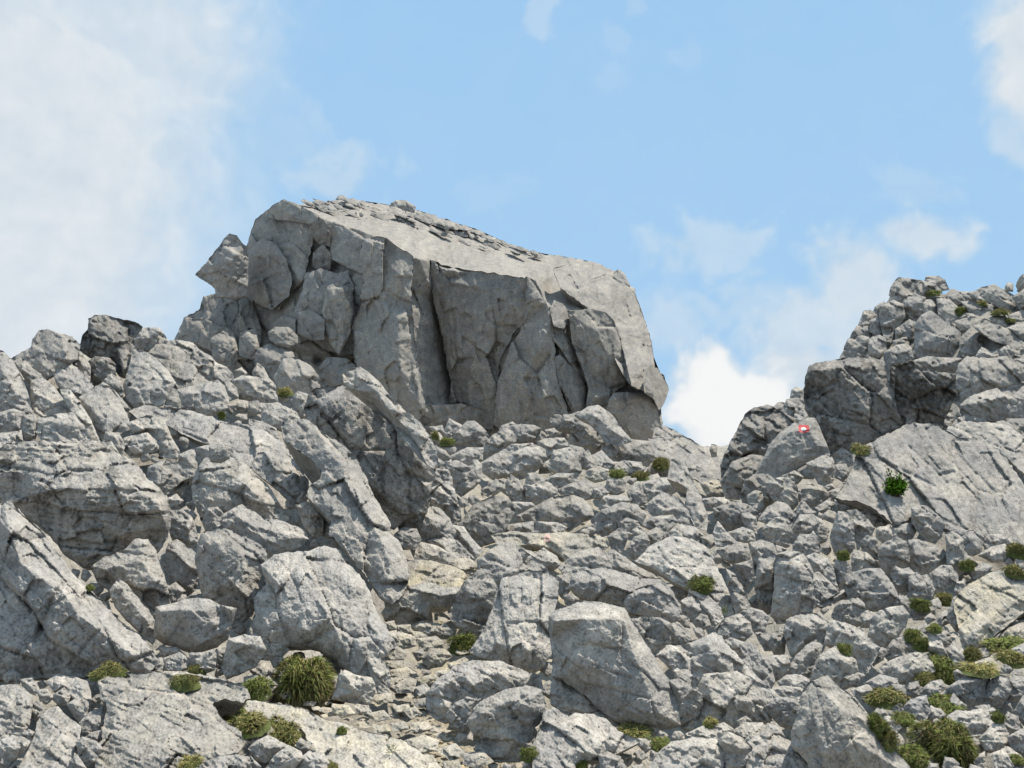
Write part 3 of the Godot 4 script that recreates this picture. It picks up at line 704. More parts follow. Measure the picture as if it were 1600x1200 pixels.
["B3", "-12,58 0,56 12,57 20,58 30,57 44,58 54,60 58,62 60,66 54,69 46,67 38,71 34,75 30,71 24,67 12,65 -8,64", "10,60,8 24,61,12 26,63,13 40,63,10 52,64,9 34,68,10", "field", {"t": 1.4, "warm": 0.3, "bands": 8, "turn": 8, "L": "buff ledge with a smear of faded red paint on its edge", "N": "red-smeared ledge", "paint": true}],
["B3", "13,71 20,67 28,72 30,77 24,81 14,80", "", "field", {}],
["B3", "-6,66 4,66 14,70 14,80 2,82 -8,80", "", "field", {"t": 1.2}],
["B3", "30,79 36,72 44,68 54,66 58,70 62,78 70,85 58,83 48,84 38,86 32,82", "40,74,18 52,70,22 54,78,16", "field", {"t": 1.0}],
["B3", "58,70 64,68 70,72 78,78 88,83 92,87 80,88 70,86 64,79", "", "field", {"t": 1.2}],
["B3", "28,84 36,82 38,90 32,98 28,94", "", "field", {"tone": 0.85}],
["B3", "50,48 56,43 68,38 78,40 83,46 80,52 72,49 66,53 60,57 54,57 51,52", "58,45,20 70,42,24 76,46,20 60,52,18", "field", {"t": 0.7}],
["B3", "54,40 58,34 70,34 74,37 66,41 56,44", "", "field", {}],
["B3", "72,32 80,26 84,34 84,38 78,41 74,38", "", "field", {}],
["B3", "58,31 60,24 66,22 71,26 70,31 64,34", "", "field", {}],
["B3", "51,30 56,27 60,32 55,36 51,35", "", "field", {}],
["B3", "28,30 38,26 46,24 51,28 52,35 44,36 34,35", "", "field", {"t": 1.0}],
["B3", "20,24 28,20 38,20 38,27 30,30 24,29", "", "field", {}],
["B3", "8,28 10,20 16,20 22,25 28,30 28,35 18,38 10,39", "12,24,18 20,30,24 14,34,16", "field", {}],
["B3", "-4,26 0,21 4,24 8,30 10,35 8,39 0,39", "", "field", {}],
["B3", "-6,38 2,38 12,38 14,40 4,46 -4,46", "", "field", {}],
["B3", "82,26 92,23 104,22 108,28 98,33 90,35 84,37", "", "field", {"t": 1.0}],
["B3", "86,38 94,32 104,36 110,44 116,52 108,53 100,47 90,48 85,42", "92,36,16 102,42,20 98,44,18", "field", {"t": 0.8}],
["B3", "100,12 108,12 112,22 118,34 122,46 121,55 114,52 108,40 110,30 104,26 98,24", "106,18,8 114,36,14 117,46,12", "field", {"t": 1.3, "turn": 60}],
["B2", "128,52 136,40 148,34 158,36 162,44 156,54 150,62 140,65 132,60", "138,44,18 150,40,22 144,54,18", "field", {"t": 0.6, "tone": 0.9, "L": "dark grey boulder beside the brown earth patch below the heap", "N": "dark boulder by the brown earth"}],
# heap at the foot of the cliff
["A3", "-6,98 0,92 8,88 16,87 20,89 21,95 18,99 10,105 4,107 -4,105", "", "heap", {}],
["A3", "23,100 26,90 36,88 41,94 43,102 39,109 30,104 24,102", "", "heap", {}],
["A3", "16,84 22,82 32,82 36,87 28,91 22,95 18,89", "", "heap", {}],
["A3", "-10,92 0,86 12,85 16,87 6,91 -4,97", "", "heap", {}],
["A3", "35,86 44,88 48,94 46,101 42,101 40,93", "", "heap", {}],
["A3", "45,91 48,89 50,94 54,98 50,103 46,101", "", "heap", {}],
["A3", "24,71 28,67 36,68 42,66 48,72 54,78 56,84 50,88 44,86 40,80 36,77 28,76", "34,71,18 44,74,22 50,82,20 30,73,14", "heap", {"rough": 1.3, "L": "rough double boulder on top of the heap below the cliff", "N": "rough double boulder"}],
["A3", "40,68 48,63 54,62 60,66 64,70 68,76 74,83 66,86 58,83 54,77 48,72", "50,67,18 60,74,22 66,80,16", "heap", {"t": 1.0, "dd": -1.0}],
["A3", "-6,82 0,74 6,73 14,74 18,76 14,82 8,85 0,87", "", "heap", {}],
["A3", "13,83 14,79 20,77 24,82 18,85", "", "heap", {}],
["A3", "20,77 30,75 36,78 34,83 26,82", "", "heap", {}],
["A3", "36,81 38,78 41,84 38,87", "", "heap", {}],
["A3", "-10,80 -6,74 0,72 4,75 -2,82", "", "heap", {}],
["A2", "117,79 121,70 128,74 132,78 126,83 119,83", "", "heap", {}],
["A2", "122,82 128,76 132,72 138,72 144,78 146,82 142,87 132,86 126,85", "", "heap", {}],
["A2", "142,87 148,80 156,76 160,78 162,84 156,89 148,91 142,91", "", "heap", {}],
["A2", "122,93 132,88 142,88 141,96 132,99 124,97", "", "heap", {}],
["A2", "118,97 126,96 134,100 138,106 136,112 128,117 122,113 119,105", "", "heap", {"t": 0.5}],
["A2", "132,100 138,96 141,99 140,108 136,113 134,106", "", "heap", {}],
["A2", "112,86 118,90 122,94 118,97 113,93", "", "heap", {}],
["A2", "108,75 116,74 118,80 112,79", "", "heap", {}],
["A2", "140,98 150,92 158,92 162,98 158,105 148,107 142,103", "", "heap", {"tone": 0.9}],
["A2", "141,114 145,112 148,116 145,118 142,117", "", "heap", {}],
["A3", "64,85 74,83 86,84 88,93 80,97 68,97 64,93", "", "heap", {"t": 1.0}],
["A3", "86,83 94,82 104,86 112,92 122,92 128,100 131,109 120,110 112,106 106,98 96,96 88,93", "96,88,4 110,98,6 122,100,6", "heap", {"t": 1.8, "L": "smooth slab sloping down from the foot of the cliff toward the notch", "N": "smooth slab by the notch"}],
["A3", "90,76 96,75 106,80 116,86 124,89 128,93 131,97 131,110 122,106 112,98 100,92 88,88", "100,82,4 112,90,5 124,98,5", "heap", {"t": 1.5, "d": 24.0, "rough": 1.3, "L": "broken ledge on the far edge of the notch below the cliff", "N": "broken ledge of the notch"}],
["A3", "124,89 125,86 128,87 128,93 125,93", "", "heap", {"d": 23.5}],
["A3", "92,101 96,96 100,96 102,105 98,109 93,107", "", "heap", {}],
["B3", "46,22 47,18 54,16 60,18 66,19 62,23 52,25", "", "heap", {"warm": 0.3, "t": 1.0}],
["B3", "66,19 76,14 84,16 80,21 70,21", "", "heap", {"t": 1.0}],
["A3", "56,89 62,86 66,90 62,95 56,93", "", "heap", {}],
["A3", "50,93 56,90 64,98 58,103 52,99", "", "heap", {"t": 1.2}],
["A3", "60,100 70,96 80,97 82,101 70,104 62,104", "", "heap", {"t": 1.2}],
# round the trail mark
["A4", "-8,104 -3,96 2,86 8,79 16,74 24,70 29,70 32,76 34,82 37,88 38,93 28,95 20,99 10,104 0,108", "6,86,14 14,78,16 26,76,18 30,86,18 16,94,14", "mark", {"t": 0.5, "jag": 0.8, "rough": 0.45, "lichen": 0.0, "bands": 6, "turn": -4, "tone": 0.98, "L": "smooth rock face carrying the red and white painted trail mark", "N": "trail mark rock", "mark": true}],
["A3", "131,98 136,86 142,76 146,68 152,64 160,62 168,66 176,70 178,78 170,86 164,96 158,96 146,96 136,100 132,106", "146,76,16 158,72,20 166,78,18 148,88,14", "mark", {"rough": 1.6, "tone": 0.85, "lichen": 0.7, "t": 0.7, "L": "dark broken rock shoulder at the edge of the notch beside the trail mark", "N": "dark shoulder by the notch"}],
["A3", "131,108 138,97 150,93 160,94 166,100 158,106 148,114 140,112 134,113", "", "mark", {"tone": 0.92}],
["A3", "143,118 146,109 152,105 160,105 166,109 166,120 156,126 146,126", "", "mark", {"t": 0.4, "tone": 0.9}],
["B4", "-2,26 8,23 16,24 18,30 18,39 14,43 8,41 2,34", "", "mark", {"t": 0.4}],
["B3", "126,42 132,40 140,38 148,40 154,44 152,51 144,54 136,55 128,51", "", "mark", {"tone": 0.85, "t": 0.3}],
["B3", "147,34 152,31 156,32 157,41 152,47 148,41", "", "mark", {}],
["B3", "142,42 148,44 152,48 153,57 148,58 145,51", "", "mark", {}],
["B3", "118,36 126,35 134,36 142,38 132,41 122,41", "", "mark", {"t": 1.0}],
["B3", "118,26 128,24 136,27 132,34 122,34", "", "mark", {"t": 1.2, "warm": 0.3}],
["B3", "130,24 138,22 144,28 142,36 134,35", "", "mark", {}],
["A4", "40,93 46,88 52,92 53,98 46,101 41,98", "", "mark", {}],
["A4", "24,98 34,93 40,94 42,102 40,110 44,115 38,118 32,110 28,103", "", "mark", {}],
["B4", "42,15 48,14 51,20 47,25 42,22", "", "mark", {}],
["B4", "20,19 26,15 32,18 28,23 22,23", "", "mark", {}],
["B4", "8,22 16,18 22,22 18,26 10,25", "", "mark", {}],
["B4", "18,31 26,26 34,28 38,33 34,39 26,40 20,37", "", "mark", {"warm": 0.15}],
["B4", "36,32 44,29 50,32 46,36 38,38", "", "mark", {}],
["B4", "30,41 38,36 42,38 38,43 32,44", "", "mark", {}],
["B4", "19,41 22,36 26,42 30,44 24,47 18,45", "", "mark", {}],
# boulder field below the bush
["B3", "126,58 129,50 134,57 142,64 136,66 128,65", "130,57,10 134,62,14", "stand", {"t": 0.9}],
["B3", "128,68 136,65 146,64 149,70 148,75 140,77 132,73", "", "stand", {"warm": 0.1}],
["B3", "148,64 156,62 164,64 166,74 160,83 156,91 152,80 150,73", "", "stand", {"t": 0.5}],
["B3", "136,57 144,54 150,56 152,62 146,63 138,61", "", "stand", {"t": 0.9}],
["B3", "139,77 150,74 151,86 146,92 142,86", "", "stand", {"tone": 0.85, "t": 0.3}],
["B3", "134,80 140,84 146,96 150,106 142,114 138,102 135,90", "", "stand", {"t": 0.6}],
["B3", "146,100 152,96 156,100 156,106 150,106", "", "stand", {}],
["B4", "-6,49 0,41 6,38 12,40 17,46 14,53 8,52 0,51", "", "stand", {"t": 0.9}],
["B4", "-4,55 4,48 8,47 13,50 15,58 13,65 8,66 0,62", "2,54,16 10,54,24 8,62,18", "stand", {"t": 0.4}],
["B4", "15,55 20,46 28,46 34,50 38,56 36,62 32,63 28,57 22,59 16,61", "", "stand", {}],
["B4", "16,65 20,58 28,56 32,62 32,69 28,73 20,71 16,69", "", "stand", {"t": 0.5}],
["B4", "0,64 8,66 14,68 10,72 2,72", "", "stand", {"t": 1.2}],
["B4", "4,78 6,72 12,69 20,70 24,74 27,82 27,96 28,104 26,110 18,113 6,113 2,108 4,92", "10,76,20 20,78,24 20,94,24 8,92,18 14,106,18", "stand", {"t": 0.35, "L": "tall upright grey block like a pillar in the boulder field below the bush", "N": "tall pillar block"}],
["B4", "-8,92 -6,74 0,68 5,72 4,90 2,106 -4,108", "", "stand", {"t": 0.3, "tone": 0.9}],
["B4", "24,72 30,70 38,74 41,80 44,93 40,94 34,86 28,81", "", "stand", {"t": 0.5}],
["B4", "27,83 32,82 38,88 44,94 36,99 28,104 27,94", "", "stand", {"t": 0.9, "tone": 1.05}],
["B4", "28,101 36,96 44,94 48,92 50,97 40,100 34,104", "", "stand", {"t": 1.2}],
["B4", "41,78 45,72 50,76 53,82 50,89 44,92 42,86", "", "stand", {"t": 0.4}],
["B4", "52,76 54,68 62,70 68,76 66,81 60,82 54,84", "", "stand", {}],
["B4", "39,60 42,49 44,44 49,45 53,50 54,58 54,66 50,71 42,70 40,64", "44,50,18 50,54,22 46,62,20", "stand", {"t": 0.35}],
["B4", "50,44 56,43 62,48 66,54 64,60 58,63 56,69 54,58 53,50", "", "stand", {"t": 0.6}],
["B4", "58,63 62,59 68,61 70,68 70,77 66,80 60,73", "", "stand", {"t": 0.4}],
["B4", "69,67 74,63 80,60 86,63 88,70 88,78 82,81 78,84 72,81 70,75", "74,66,18 82,64,22 84,74,22 76,76,20", "stand", {"t": 0.2, "tone": 0.92, "L": "squarish rock with a notched top standing over a dark hole", "N": "notch-topped rock"}],
["B4", "76,55 82,51 90,51 92,56 88,63 82,61 77,59", "", "stand", {}],
["B4", "68,54 76,53 78,60 72,63 68,60", "", "stand", {}],
["B4", "42,37 50,34 56,36 60,42 54,44 48,43 43,42", "", "stand", {}],
["B4", "60,41 68,38 74,44 76,50 70,54 64,51 60,46", "", "stand", {}],
["B4", "88,62 94,61 100,64 108,66 112,70 116,78 108,81 100,81 92,83 88,77", "", "stand", {"t": 0.6}],
["B4", "90,42 94,40 100,41 106,46 110,52 108,59 104,63 98,61 93,55 90,49", "94,46,14 102,48,22 100,56,20", "stand", {"t": 0.4, "L": "blunt rounded tower of rock at the foot of the big cracked slab", "N": "blunt rock tower"}],
["B4", "111,58 116,56 122,62 122,72 122,82 117,85 112,77 112,66", "", "stand", {"t": 0.6}],
["B4", "121,60 126,56 132,56 135,60 133,69 128,71 122,69", "", "stand", {}],
["B4", "134,63 138,58 146,58 150,62 142,66 136,68", "", "stand", {}],
["B4", "132,71 140,66 148,64 154,70 150,75 140,75", "", "stand", {}],
["B4", "77,83 80,78 84,80 88,79 92,83 90,92 84,95 80,91", "", "stand", {"t": 0.4}],
["B4", "88,85 94,82 98,88 100,96 92,98 88,95", "", "stand", {"t": 0.5}],
["B4", "101,83 108,78 114,78 118,84 118,89 112,91 104,95 102,91", "", "stand", {}],
["B4", "96,84 100,83 104,92 102,97 99,93", "", "stand", {}],
["B4", "48,91 54,82 62,80 70,80 76,86 80,94 82,101 74,105 64,105 60,100 52,99", "54,86,18 68,84,24 76,94,20 60,92,24 68,100,18", "stand", {"t": 0.6, "L": "big rugged block in the boulder field between the pillar and the grass", "N": "big rugged block"}],
["B4", "81,97 86,96 90,102 88,106 82,102", "", "stand", {}],
["B4", "40,109 42,104 46,100 56,98 60,102 60,113 52,116 44,114", "", "stand", {"t": 0.5}],
["C4", "63,37 66,26 70,22 76,20 84,19 88,24 86,30 80,39 74,45 68,43", "70,26,20 80,24,22 76,36,20", "stand", {"t": 0.5}],
["C4", "10,35 12,28 18,24 26,23 32,25 38,30 37,36 34,42 26,47 18,53 14,49 12,42", "18,28,18 30,29,24 24,38,24 18,46,16", "stand", {"t": 0.6, "L": "rounded block with a bright domed top below the tall pillar", "N": "domed rounded block"}],
["C4", "0,42 3,36 8,35 11,40 10,48 4,49", "", "stand", {"t": 0.4}],
["C4", "36,42 38,30 42,28 50,31 58,34 64,40 70,44 66,52 62,60 56,61 52,51 44,44", "42,34,20 56,38,24 62,46,20 54,46,18", "stand", {"t": 0.6}],
["C4", "13,58 18,50 24,44 30,40 34,44 32,52 28,60 26,66 16,64", "", "stand", {"t": 0.7}],
["C4", "28,60 32,50 42,44 46,48 54,52 56,59 50,65 42,69 34,70 28,66", "", "stand", {"t": 0.6}],
["C4", "72,49 78,40 84,38 90,42 92,48 86,51 76,52", "", "stand", {"tone": 0.9}],
["C4", "-4,52 4,50 12,50 14,56 10,64 2,66 -4,62", "", "stand", {"t": 0.4, "tone": 0.92}],
["C4", "66,44 74,46 72,52 66,56 64,52", "", "stand", {"tone": 0.85}],
["C4", "44,62 54,60 60,62 56,68 46,70", "", "stand", {}],
["B4", "56,106 64,106 70,110 64,116 58,116", "", "stand", {}],
# grassy corner
["C4", "68,59 74,54 84,50 92,48 98,49 102,54 104,59 96,63 88,67 80,65 72,61", "76,55,16 90,52,22 96,57,20 84,61,18", "grass", {"t": 0.8, "tone": 1.05, "L": "pale humped rock with grass all along its lower side", "N": "pale humped rock"}],
["C4", "60,67 70,62 80,64 82,69 74,71 64,70", "", "grass", {"t": 1.1}],
["C4", "52,71 62,68 66,72 60,77 54,75", "", "grass", {"t": 1.1}],
["C4", "6,66 12,62 20,62 28,66 26,72 18,71 10,71", "", "grass", {}],
["C4", "2,71 10,69 20,70 25,74 22,81 14,78 6,75", "", "grass", {"t": 1.2}],
["C4", "-2,82 6,76 16,77 20,82 18,90 14,95 8,93 2,87", "4,80,20 16,79,24 12,88,18", "grass", {"t": 0.3}],
["C4", "-6,70 2,71 8,76 2,81 2,90 -6,88", "", "grass", {}],
["C4", "0,92 6,94 10,100 6,106 -2,100", "", "grass", {"tone": 0.9}],
["C4", "16,97 20,86 22,76 26,68 34,64 38,63 42,67 48,72 54,76 60,84 66,92 72,100 78,108 84,116 92,128 30,128 24,114 15,106", "33,70,16 44,82,24 54,88,22 50,100,26 26,90,18 36,108,20 68,112,18", "grass", {"t": 0.5, "rough": 0.65, "lichen": 0.3, "turn": 55, "L": "tall triangular boulder with a pointed top next to the grass", "N": "pointed triangular boulder", "cracks": [[[40, 103, 2], [52, 101, 3], [54, 106, 3], [60, 118, 3]]]}],
["C4", "-12,104 0,96 8,100 16,104 20,110 30,112 36,118 36,128 -12,128", "4,104,12 20,114,16", "grass", {"t": 1.0, "turn": 30}],
["C4", "14,103 22,102 32,106 40,108 41,116 36,121 28,113 20,109", "", "grass", {"t": 0.9}],
["C3", "86,120 92,110 100,104 112,101 126,102 132,106 132,112 130,128 86,128", "98,108,14 116,106,18 126,108,18 106,118,16", "centre", {"t": 1.1, "lichen": 0.0, "tone": 1.06, "L": "rounded pale slab just below the grassy gravel patch", "N": "rounded slab below the gravel"}],
["C3", "108,99 120,94 132,92 138,96 130,103 116,102", "", "grass", {"t": 1.1}],
["C3", "138,97 146,92 156,92 160,98 150,101 144,103", "", "grass", {"t": 1.1}],
["C3", "129,103 136,98 144,102 150,108 146,117 140,124 132,124 132,110", "", "grass", {"t": 0.3, "tone": 0.92}],
["C3", "146,103 152,95 160,104 164,112 156,113 150,109", "", "grass", {"t": 0.7}],
["C3", "146,117 152,109 164,106 176,112 180,119 172,127 148,127", "", "grass", {"t": 0.9}],
["C3", "140,91 146,88 150,91 144,96", "", "grass", {}],
["C4", "84,83 90,77 99,75 101,84 98,91 92,89", "87,80,16 96,79,22 94,86,16", "grass", {"t": 0.7}],
["C4", "73,88 80,87 86,92 86,99 78,99 74,93", "", "grass", {"t": 0.9}],
["C4", "112,88 118,84 128,84 130,82 138,80 142,84 141,92 138,99 128,101 120,95", "120,88,18 132,86,22 136,94,20", "grass", {"t": 0.9, "tone": 1.05, "L": "pale rounded double rock above the big grass clump in the corner", "N": "pale double rock"}],
["C4", "132,102 140,94 146,92 150,98 151,107 144,110 136,109", "", "grass", {"t": 0.9}],
["C4", "95,73 102,66 108,65 112,70 108,77 100,78", "", "grass", {"tone": 0.9}],
["C4", "106,75 114,70 118,76 110,80", "", "grass", {}],
["C4", "112,70 122,64 132,60 138,64 138,75 132,81 122,80 116,76", "", "grass", {"t": 0.6}],
["C4", "116,60 122,57 130,62 122,67 117,65", "", "grass", {"tone": 0.9}],
["C4", "138,68 142,61 150,64 152,72 146,81 138,81 136,75", "", "grass", {"t": 0.5}],
["C4", "149,70 154,62 164,64 164,75 156,78 150,77", "", "grass", {}],
["C4", "146,91 150,85 156,88 158,97 150,99", "", "grass", {"tone": 0.9}],
["C4", "154,85 160,74 168,76 168,91 160,93", "", "grass", {}],
["C4", "150,101 158,96 168,98 168,112 156,114 152,107", "", "grass", {"tone": 0.9}],
["C4", "140,111 150,107 158,113 154,122 142,122", "", "grass", {"t": 1.2}],
["C4", "100,42 103,36 108,40 112,50 114,57 110,58 104,51 100,46", "", "grass", {"t": 0.6}],
["C4", "104,36 110,32 114,38 115,43 110,44", "", "grass", {}],
["C4", "112,47 116,42 122,50 122,57 116,58", "", "grass", {"tone": 0.88}],
["C4", "90,23 98,18 104,20 104,25 96,27 91,27", "", "grass", {}],
["C4", "98,26 102,23 105,27 100,30", "", "grass", {"tone": 1.05}],
["C4", "104,30 110,22 120,20 118,27 110,31", "", "grass", {"t": 1.0}],
["B4", "116,101 122,92 128,88 136,84 146,80 152,79 162,82 172,84 172,108 160,105 150,113 142,119 136,127 128,131 122,128 120,117", "130,92,6 146,88,7 158,92,6 132,104,12 148,102,12 160,100,8 128,120,18 138,112,18", "grass", {"t": 1.2, "warm": 0.4, "turn": 30, "lichen": 0.1, "tone": 1.05, "L": "large buff-stained slab at the edge of the grassy corner", "N": "large buff slab"}],
["B4", "112,110 116,98 124,94 132,104 132,113 124,120 118,118", "", "grass", {"t": 0.6, "dd": -0.1}],
["C4", "144,39 150,32 158,28 170,26 170,44 160,42 150,43", "", "grass", {"warm": 0.45, "t": 1.3}],
["C4", "122,60 130,54 140,50 142,55 138,60 126,64", "", "grass", {"warm": 0.5, "t": 1.8}],
["C4", "132,47 142,43 150,44 140,48", "", "grass", {"warm": 0.4, "t": 1.6}],
["C4", "152,46 160,42 168,44 168,52 156,52", "", "grass", {"t": 1.0}],
["B4", "127,81 134,76 140,78 136,85 129,85", "", "grass", {}],
["B4", "116,94 118,88 122,87 124,91 120,95", "", "grass", {}],
# the big cracked slab and the crag over the trail mark
["B4", "44,36 52,26 54,18 56,12 60,6 66,2 74,-2 84,-8 92,-10 100,-9 108,-6 116,-2 126,0 138,4 146,10 152,18 158,26 166,36 174,46 174,66 160,66 150,65 140,60 128,58 116,58 110,54 104,48 98,42 92,44 88,50 80,54 74,48 66,42 56,38", "70,20,3 90,10,4 110,14,4 130,24,4 100,30,3 130,44,3 150,50,3 84,38,3", "slab", {"t": 1.55, "turn": 38, "stretch": 2.4, "lichen": 0.4, "rough": 0.8, "L": "wide sloping slab scored by long diagonal cracks, carrying a single green bush", "N": "wide cracked slab", "cracks": [[[72, 12, 3], [80, 16, 4], [92, 22, 4], [104, 28, 3]], [[88, 3, 3], [100, 14, 4], [112, 26, 3]], [[118, 8, 3], [130, 20, 4], [142, 32, 3]], [[100, 20, 3], [108, 21, 5], [116, 19, 4]], [[60, 14, 2], [70, 22, 3]]]}],
["D4", "23,76 25,66 27,62 32,60 42,58 54,57 64,57 70,60 74,70 78,78 80,88 84,96 80,103 70,106 60,109 52,115 46,118 40,120 36,110 32,101 30,95 26,92 24,86", "29,64,18 48,61,20 66,62,18 72,76,20 40,78,18 60,92,20 46,106,14 34,84,14", "crag", {"t": 0.35, "lichen": 0.9, "tone": 0.86, "rough": 1.2, "L": "big dark stained cube of rock behind the red and white trail mark", "N": "dark stained cube"}],
["D4", "76,16 77,12 80,8 82,6 88,7 96,8 104,10 108,14 100,17 92,19 82,20", "", "crag", {"rough": 1.4, "L": "jagged rock forming the top of the crag against the sky", "N": "jagged crag top"}],
["D4", "98,8 99,5 106,5 110,7 113,13 106,13 100,11", "", "crag", {"tone": 1.05}],
["D4", "70,24 78,20 84,22 85,30 79,39 72,41 70,32", "", "crag", {"t": 0.5}],
["D4", "85,20 92,16 98,18 98,24 96,31 88,31 85,25", "", "crag", {"t": 0.4, "tone": 0.92}],
["D4", "94,24 96,20 102,20 106,25 106,31 98,29", "", "crag", {"tone": 1.05}],
["D4", "78,17 86,16 88,20 84,24 78,22", "", "crag", {}],
["D4", "57,35 60,27 64,26 68,29 66,34 60,38", "", "crag", {}],
["D4", "51,44 53,40 56,36 62,36 66,40 63,43 55,45", "", "crag", {}],
["D4", "64,33 70,29 73,38 69,43 64,39", "", "crag", {"tone": 0.88}],
["D4", "65,28 67,24 72,21 76,24 70,30", "", "crag", {}],
["D4", "47,53 48,48 50,44 56,42 63,43 64,49 58,55 50,55", "50,46,14 60,45,20 54,51,16", "crag", {}],
["D4", "63,45 68,41 73,44 74,50 70,55 66,55 63,51", "", "crag", {}],
["D4", "78,45 86,43 88,47 80,51", "", "crag", {}],
["D4", "73,52 80,48 86,47 91,50 91,58 83,61 76,63 73,57", "", "crag", {}],
["D4", "72,41 78,40 77,47 72,46", "", "crag", {}],
["D4", "80,38 88,32 92,34 92,44 87,46 80,44", "", "crag", {"tone": 0.9}],
["D4", "92,35 96,29 102,27 108,32 116,36 120,40 122,48 120,56 108,56 96,56 91,55 92,44", "97,32,12 106,41,26 116,41,24 104,50,20 95,48,16", "crag", {"t": 0.6, "rough": 0.7, "lichen": 0.15, "L": "clean-cut prism of pale rock in the middle of the crag", "N": "pale prism of the crag"}],
["D4", "89,58 100,55 112,56 121,56 120,63 116,68 106,67 96,63", "", "crag", {"t": 0.2}],
["D4", "78,62 90,58 100,64 116,67 116,80 110,92 107,102 90,104 82,98 79,86 77,74", "84,70,8 98,70,14 108,74,12 90,84,6 96,94,4", "crag", {"t": -0.05, "dd": -0.6, "lichen": 1.4, "tone": 0.72, "rough": 1.9, "L": "black-streaked hollow wall under the pale prism of the crag", "N": "black-streaked hollow wall"}],  # tone darkened for shade inside the hollow, besides the black lichen stains
["D4", "104,99 112,90 116,92 115,101 108,104", "", "crag", {}],
["D4", "115,82 116,70 120,60 124,56 128,55 136,57 148,56 156,60 168,66 168,74 154,76 140,80 130,82 122,86", "122,64,16 136,61,20 150,64,18 130,72,20 148,70,16", "crag", {"t": 0.7, "turn": 25, "L": "broad wedge of rock with a bright upper edge at the end of the crag", "N": "broad wedge of the crag"}],
["D4", "118,92 120,86 128,80 140,76 152,73 168,72 168,95 150,96 138,95 126,97", "130,84,14 148,80,18 160,84,14", "crag", {"t": 0.6, "turn": 20}],
["D4", "112,103 114,99 124,96 136,97 148,98 156,104 168,112 168,130 160,128 150,118 142,114 130,110 120,108", "124,100,6 140,103,8 156,112,8", "slab", {"t": 1.5, "tone": 1.06, "lichen": 0.05, "L": "pale smooth slab lying above the scored slab with the bush", "N": "pale slab over the cracked slab"}],
["D4", "138,97 150,94 168,94 168,112 158,105 148,99", "", "slab", {"t": 1.2}],
["D4", "112,102 118,94 126,90 134,93 138,98 124,98 116,104", "", "slab", {"t": 1.0}],
["D4", "121,43 126,38 134,40 140,44 141,51 134,49 128,55 122,55 120,49", "", "crag", {"t": 0.9}],
["D4", "128,35 136,32 146,36 156,42 168,48 168,57 154,53 150,47 142,45 132,39", "136,36,10 148,42,14 160,49,12", "crag", {"t": 1.2}],
["D4", "130,55 134,49 140,52 144,50 146,57 138,58", "", "crag", {}],
["D4", "106,19 112,18 118,24 120,33 114,35 107,29", "", "crag", {"t": 1.0}],
["D4", "117,33 124,30 128,34 127,39 120,39", "", "crag", {}],
["D4", "121,21 130,20 136,26 140,31 134,31 126,27", "", "crag", {"t": 1.1}],
["D4", "139,31 142,29 148,30 153,34 150,38 142,35", "", "crag", {}],
["D4", "127,16 134,12 142,10 148,14 156,18 158,25 148,26 140,21 132,19", "136,14,12 146,17,20 150,22,16", "crag", {"L": "long rounded rock on the skyline of the crag beside the yellow-green grass", "N": "long skyline rock of the crag"}],
["D4", "147,14 150,9 153,10 153,14", "", "crag", {}],
["D4", "112,17 120,15 123,20 117,23", "", "crag", {}],
["D4", "121,16 128,14 130,19 123,20", "", "crag", {}],
["D4", "134,24 140,22 141,28 136,29", "", "crag", {}],
["D4", "150,29 160,26 168,27 168,34 153,35", "", "crag", {"t": 1.2}],
["D4", "153,18 160,13 168,14 168,25 158,26", "", "crag", {}],
["D4", "150,37 160,34 168,38 168,49 158,43", "", "crag", {"t": 1.2}],
["D4", "145,51 150,48 154,53 151,57 146,57", "", "crag", {}],
["D4", "155,57 168,55 168,68 160,62", "", "crag", {}],
["D4", "124,28 128,28 132,32 128,35 124,33", "", "crag", {}],
["D4", "14,82 15,76 18,74 22,76 24,84 18,84", "", "mark", {}],
["D4", "7,94 12,82 18,81 24,88 27,94 20,98 12,98", "", "mark", {"tone": 0.88, "rough": 1.4}],
["D4", "-5,98 0,90 6,84 12,84 11,93 5,98", "", "mark", {"tone": 0.88, "rough": 1.4}],
["D4", "16,96 17,91 22,88 26,92 27,99 20,99", "", "mark", {}],
["D4", "-10,103 -4,94 6,95 11,99 5,110 0,118 -8,120 -14,112", "", "mark", {"tone": 0.85, "rough": 1.4, "dd": -0.1}],
# stones on the cliff and blocks at its foot
["P", "308,428 322,415 345,386 350,376 358,368 370,370 377,382 384,386 386,410 386,462 370,464 338,462 337,448 330,442", "340,415,20 365,400,22 360,435,24 350,386,8", "cliff", {"d": 44.0, "t": 0.1, "tone": 0.93, "L": "overhanging block with a pointed nose standing off the end of the cliff", "N": "pointed-nose block"}],
["P", "398,560 404,545 420,538 440,542 456,552 462,566 458,590 440,610 410,600", "", "cliff", {"d": 39.0, "tone": 0.9, "rough": 0.8}],
["P", "430,590 444,562 460,560 484,572 498,588 498,606 470,616 440,612", "", "cliff", {"d": 38.0, "tone": 0.9, "rough": 0.8}],
["P", "420,520 430,512 450,512 464,524 464,536 450,544 432,538 422,530", "", "cliff", {"d": 40.0, "tone": 0.9, "rough": 0.8}],
["P", "500,575 512,560 540,562 556,572 556,600 530,616 500,610", "", "cliff", {"d": 40.0, "tone": 0.85, "rough": 0.8}],
["P", "375,530 386,520 400,524 404,540 398,558 380,556", "", "cliff", {"d": 41.0, "tone": 0.88}],
["P", "330,530 350,518 366,530 374,556 360,572 336,566", "", "cliff", {"d": 41.5, "tone": 0.88}],
["P", "598,334 604,326 618,324 632,330 638,344 622,352 600,350", "", "cliff", {"d": 51.0}],
["P", "612,326 612,318 620,314 634,314 648,322 646,332 630,330", "", "cliff", {"d": 51.5}],
["P", "526,312 530,306 538,306 542,314 534,318", "", "cliff", {"d": 51.5}],
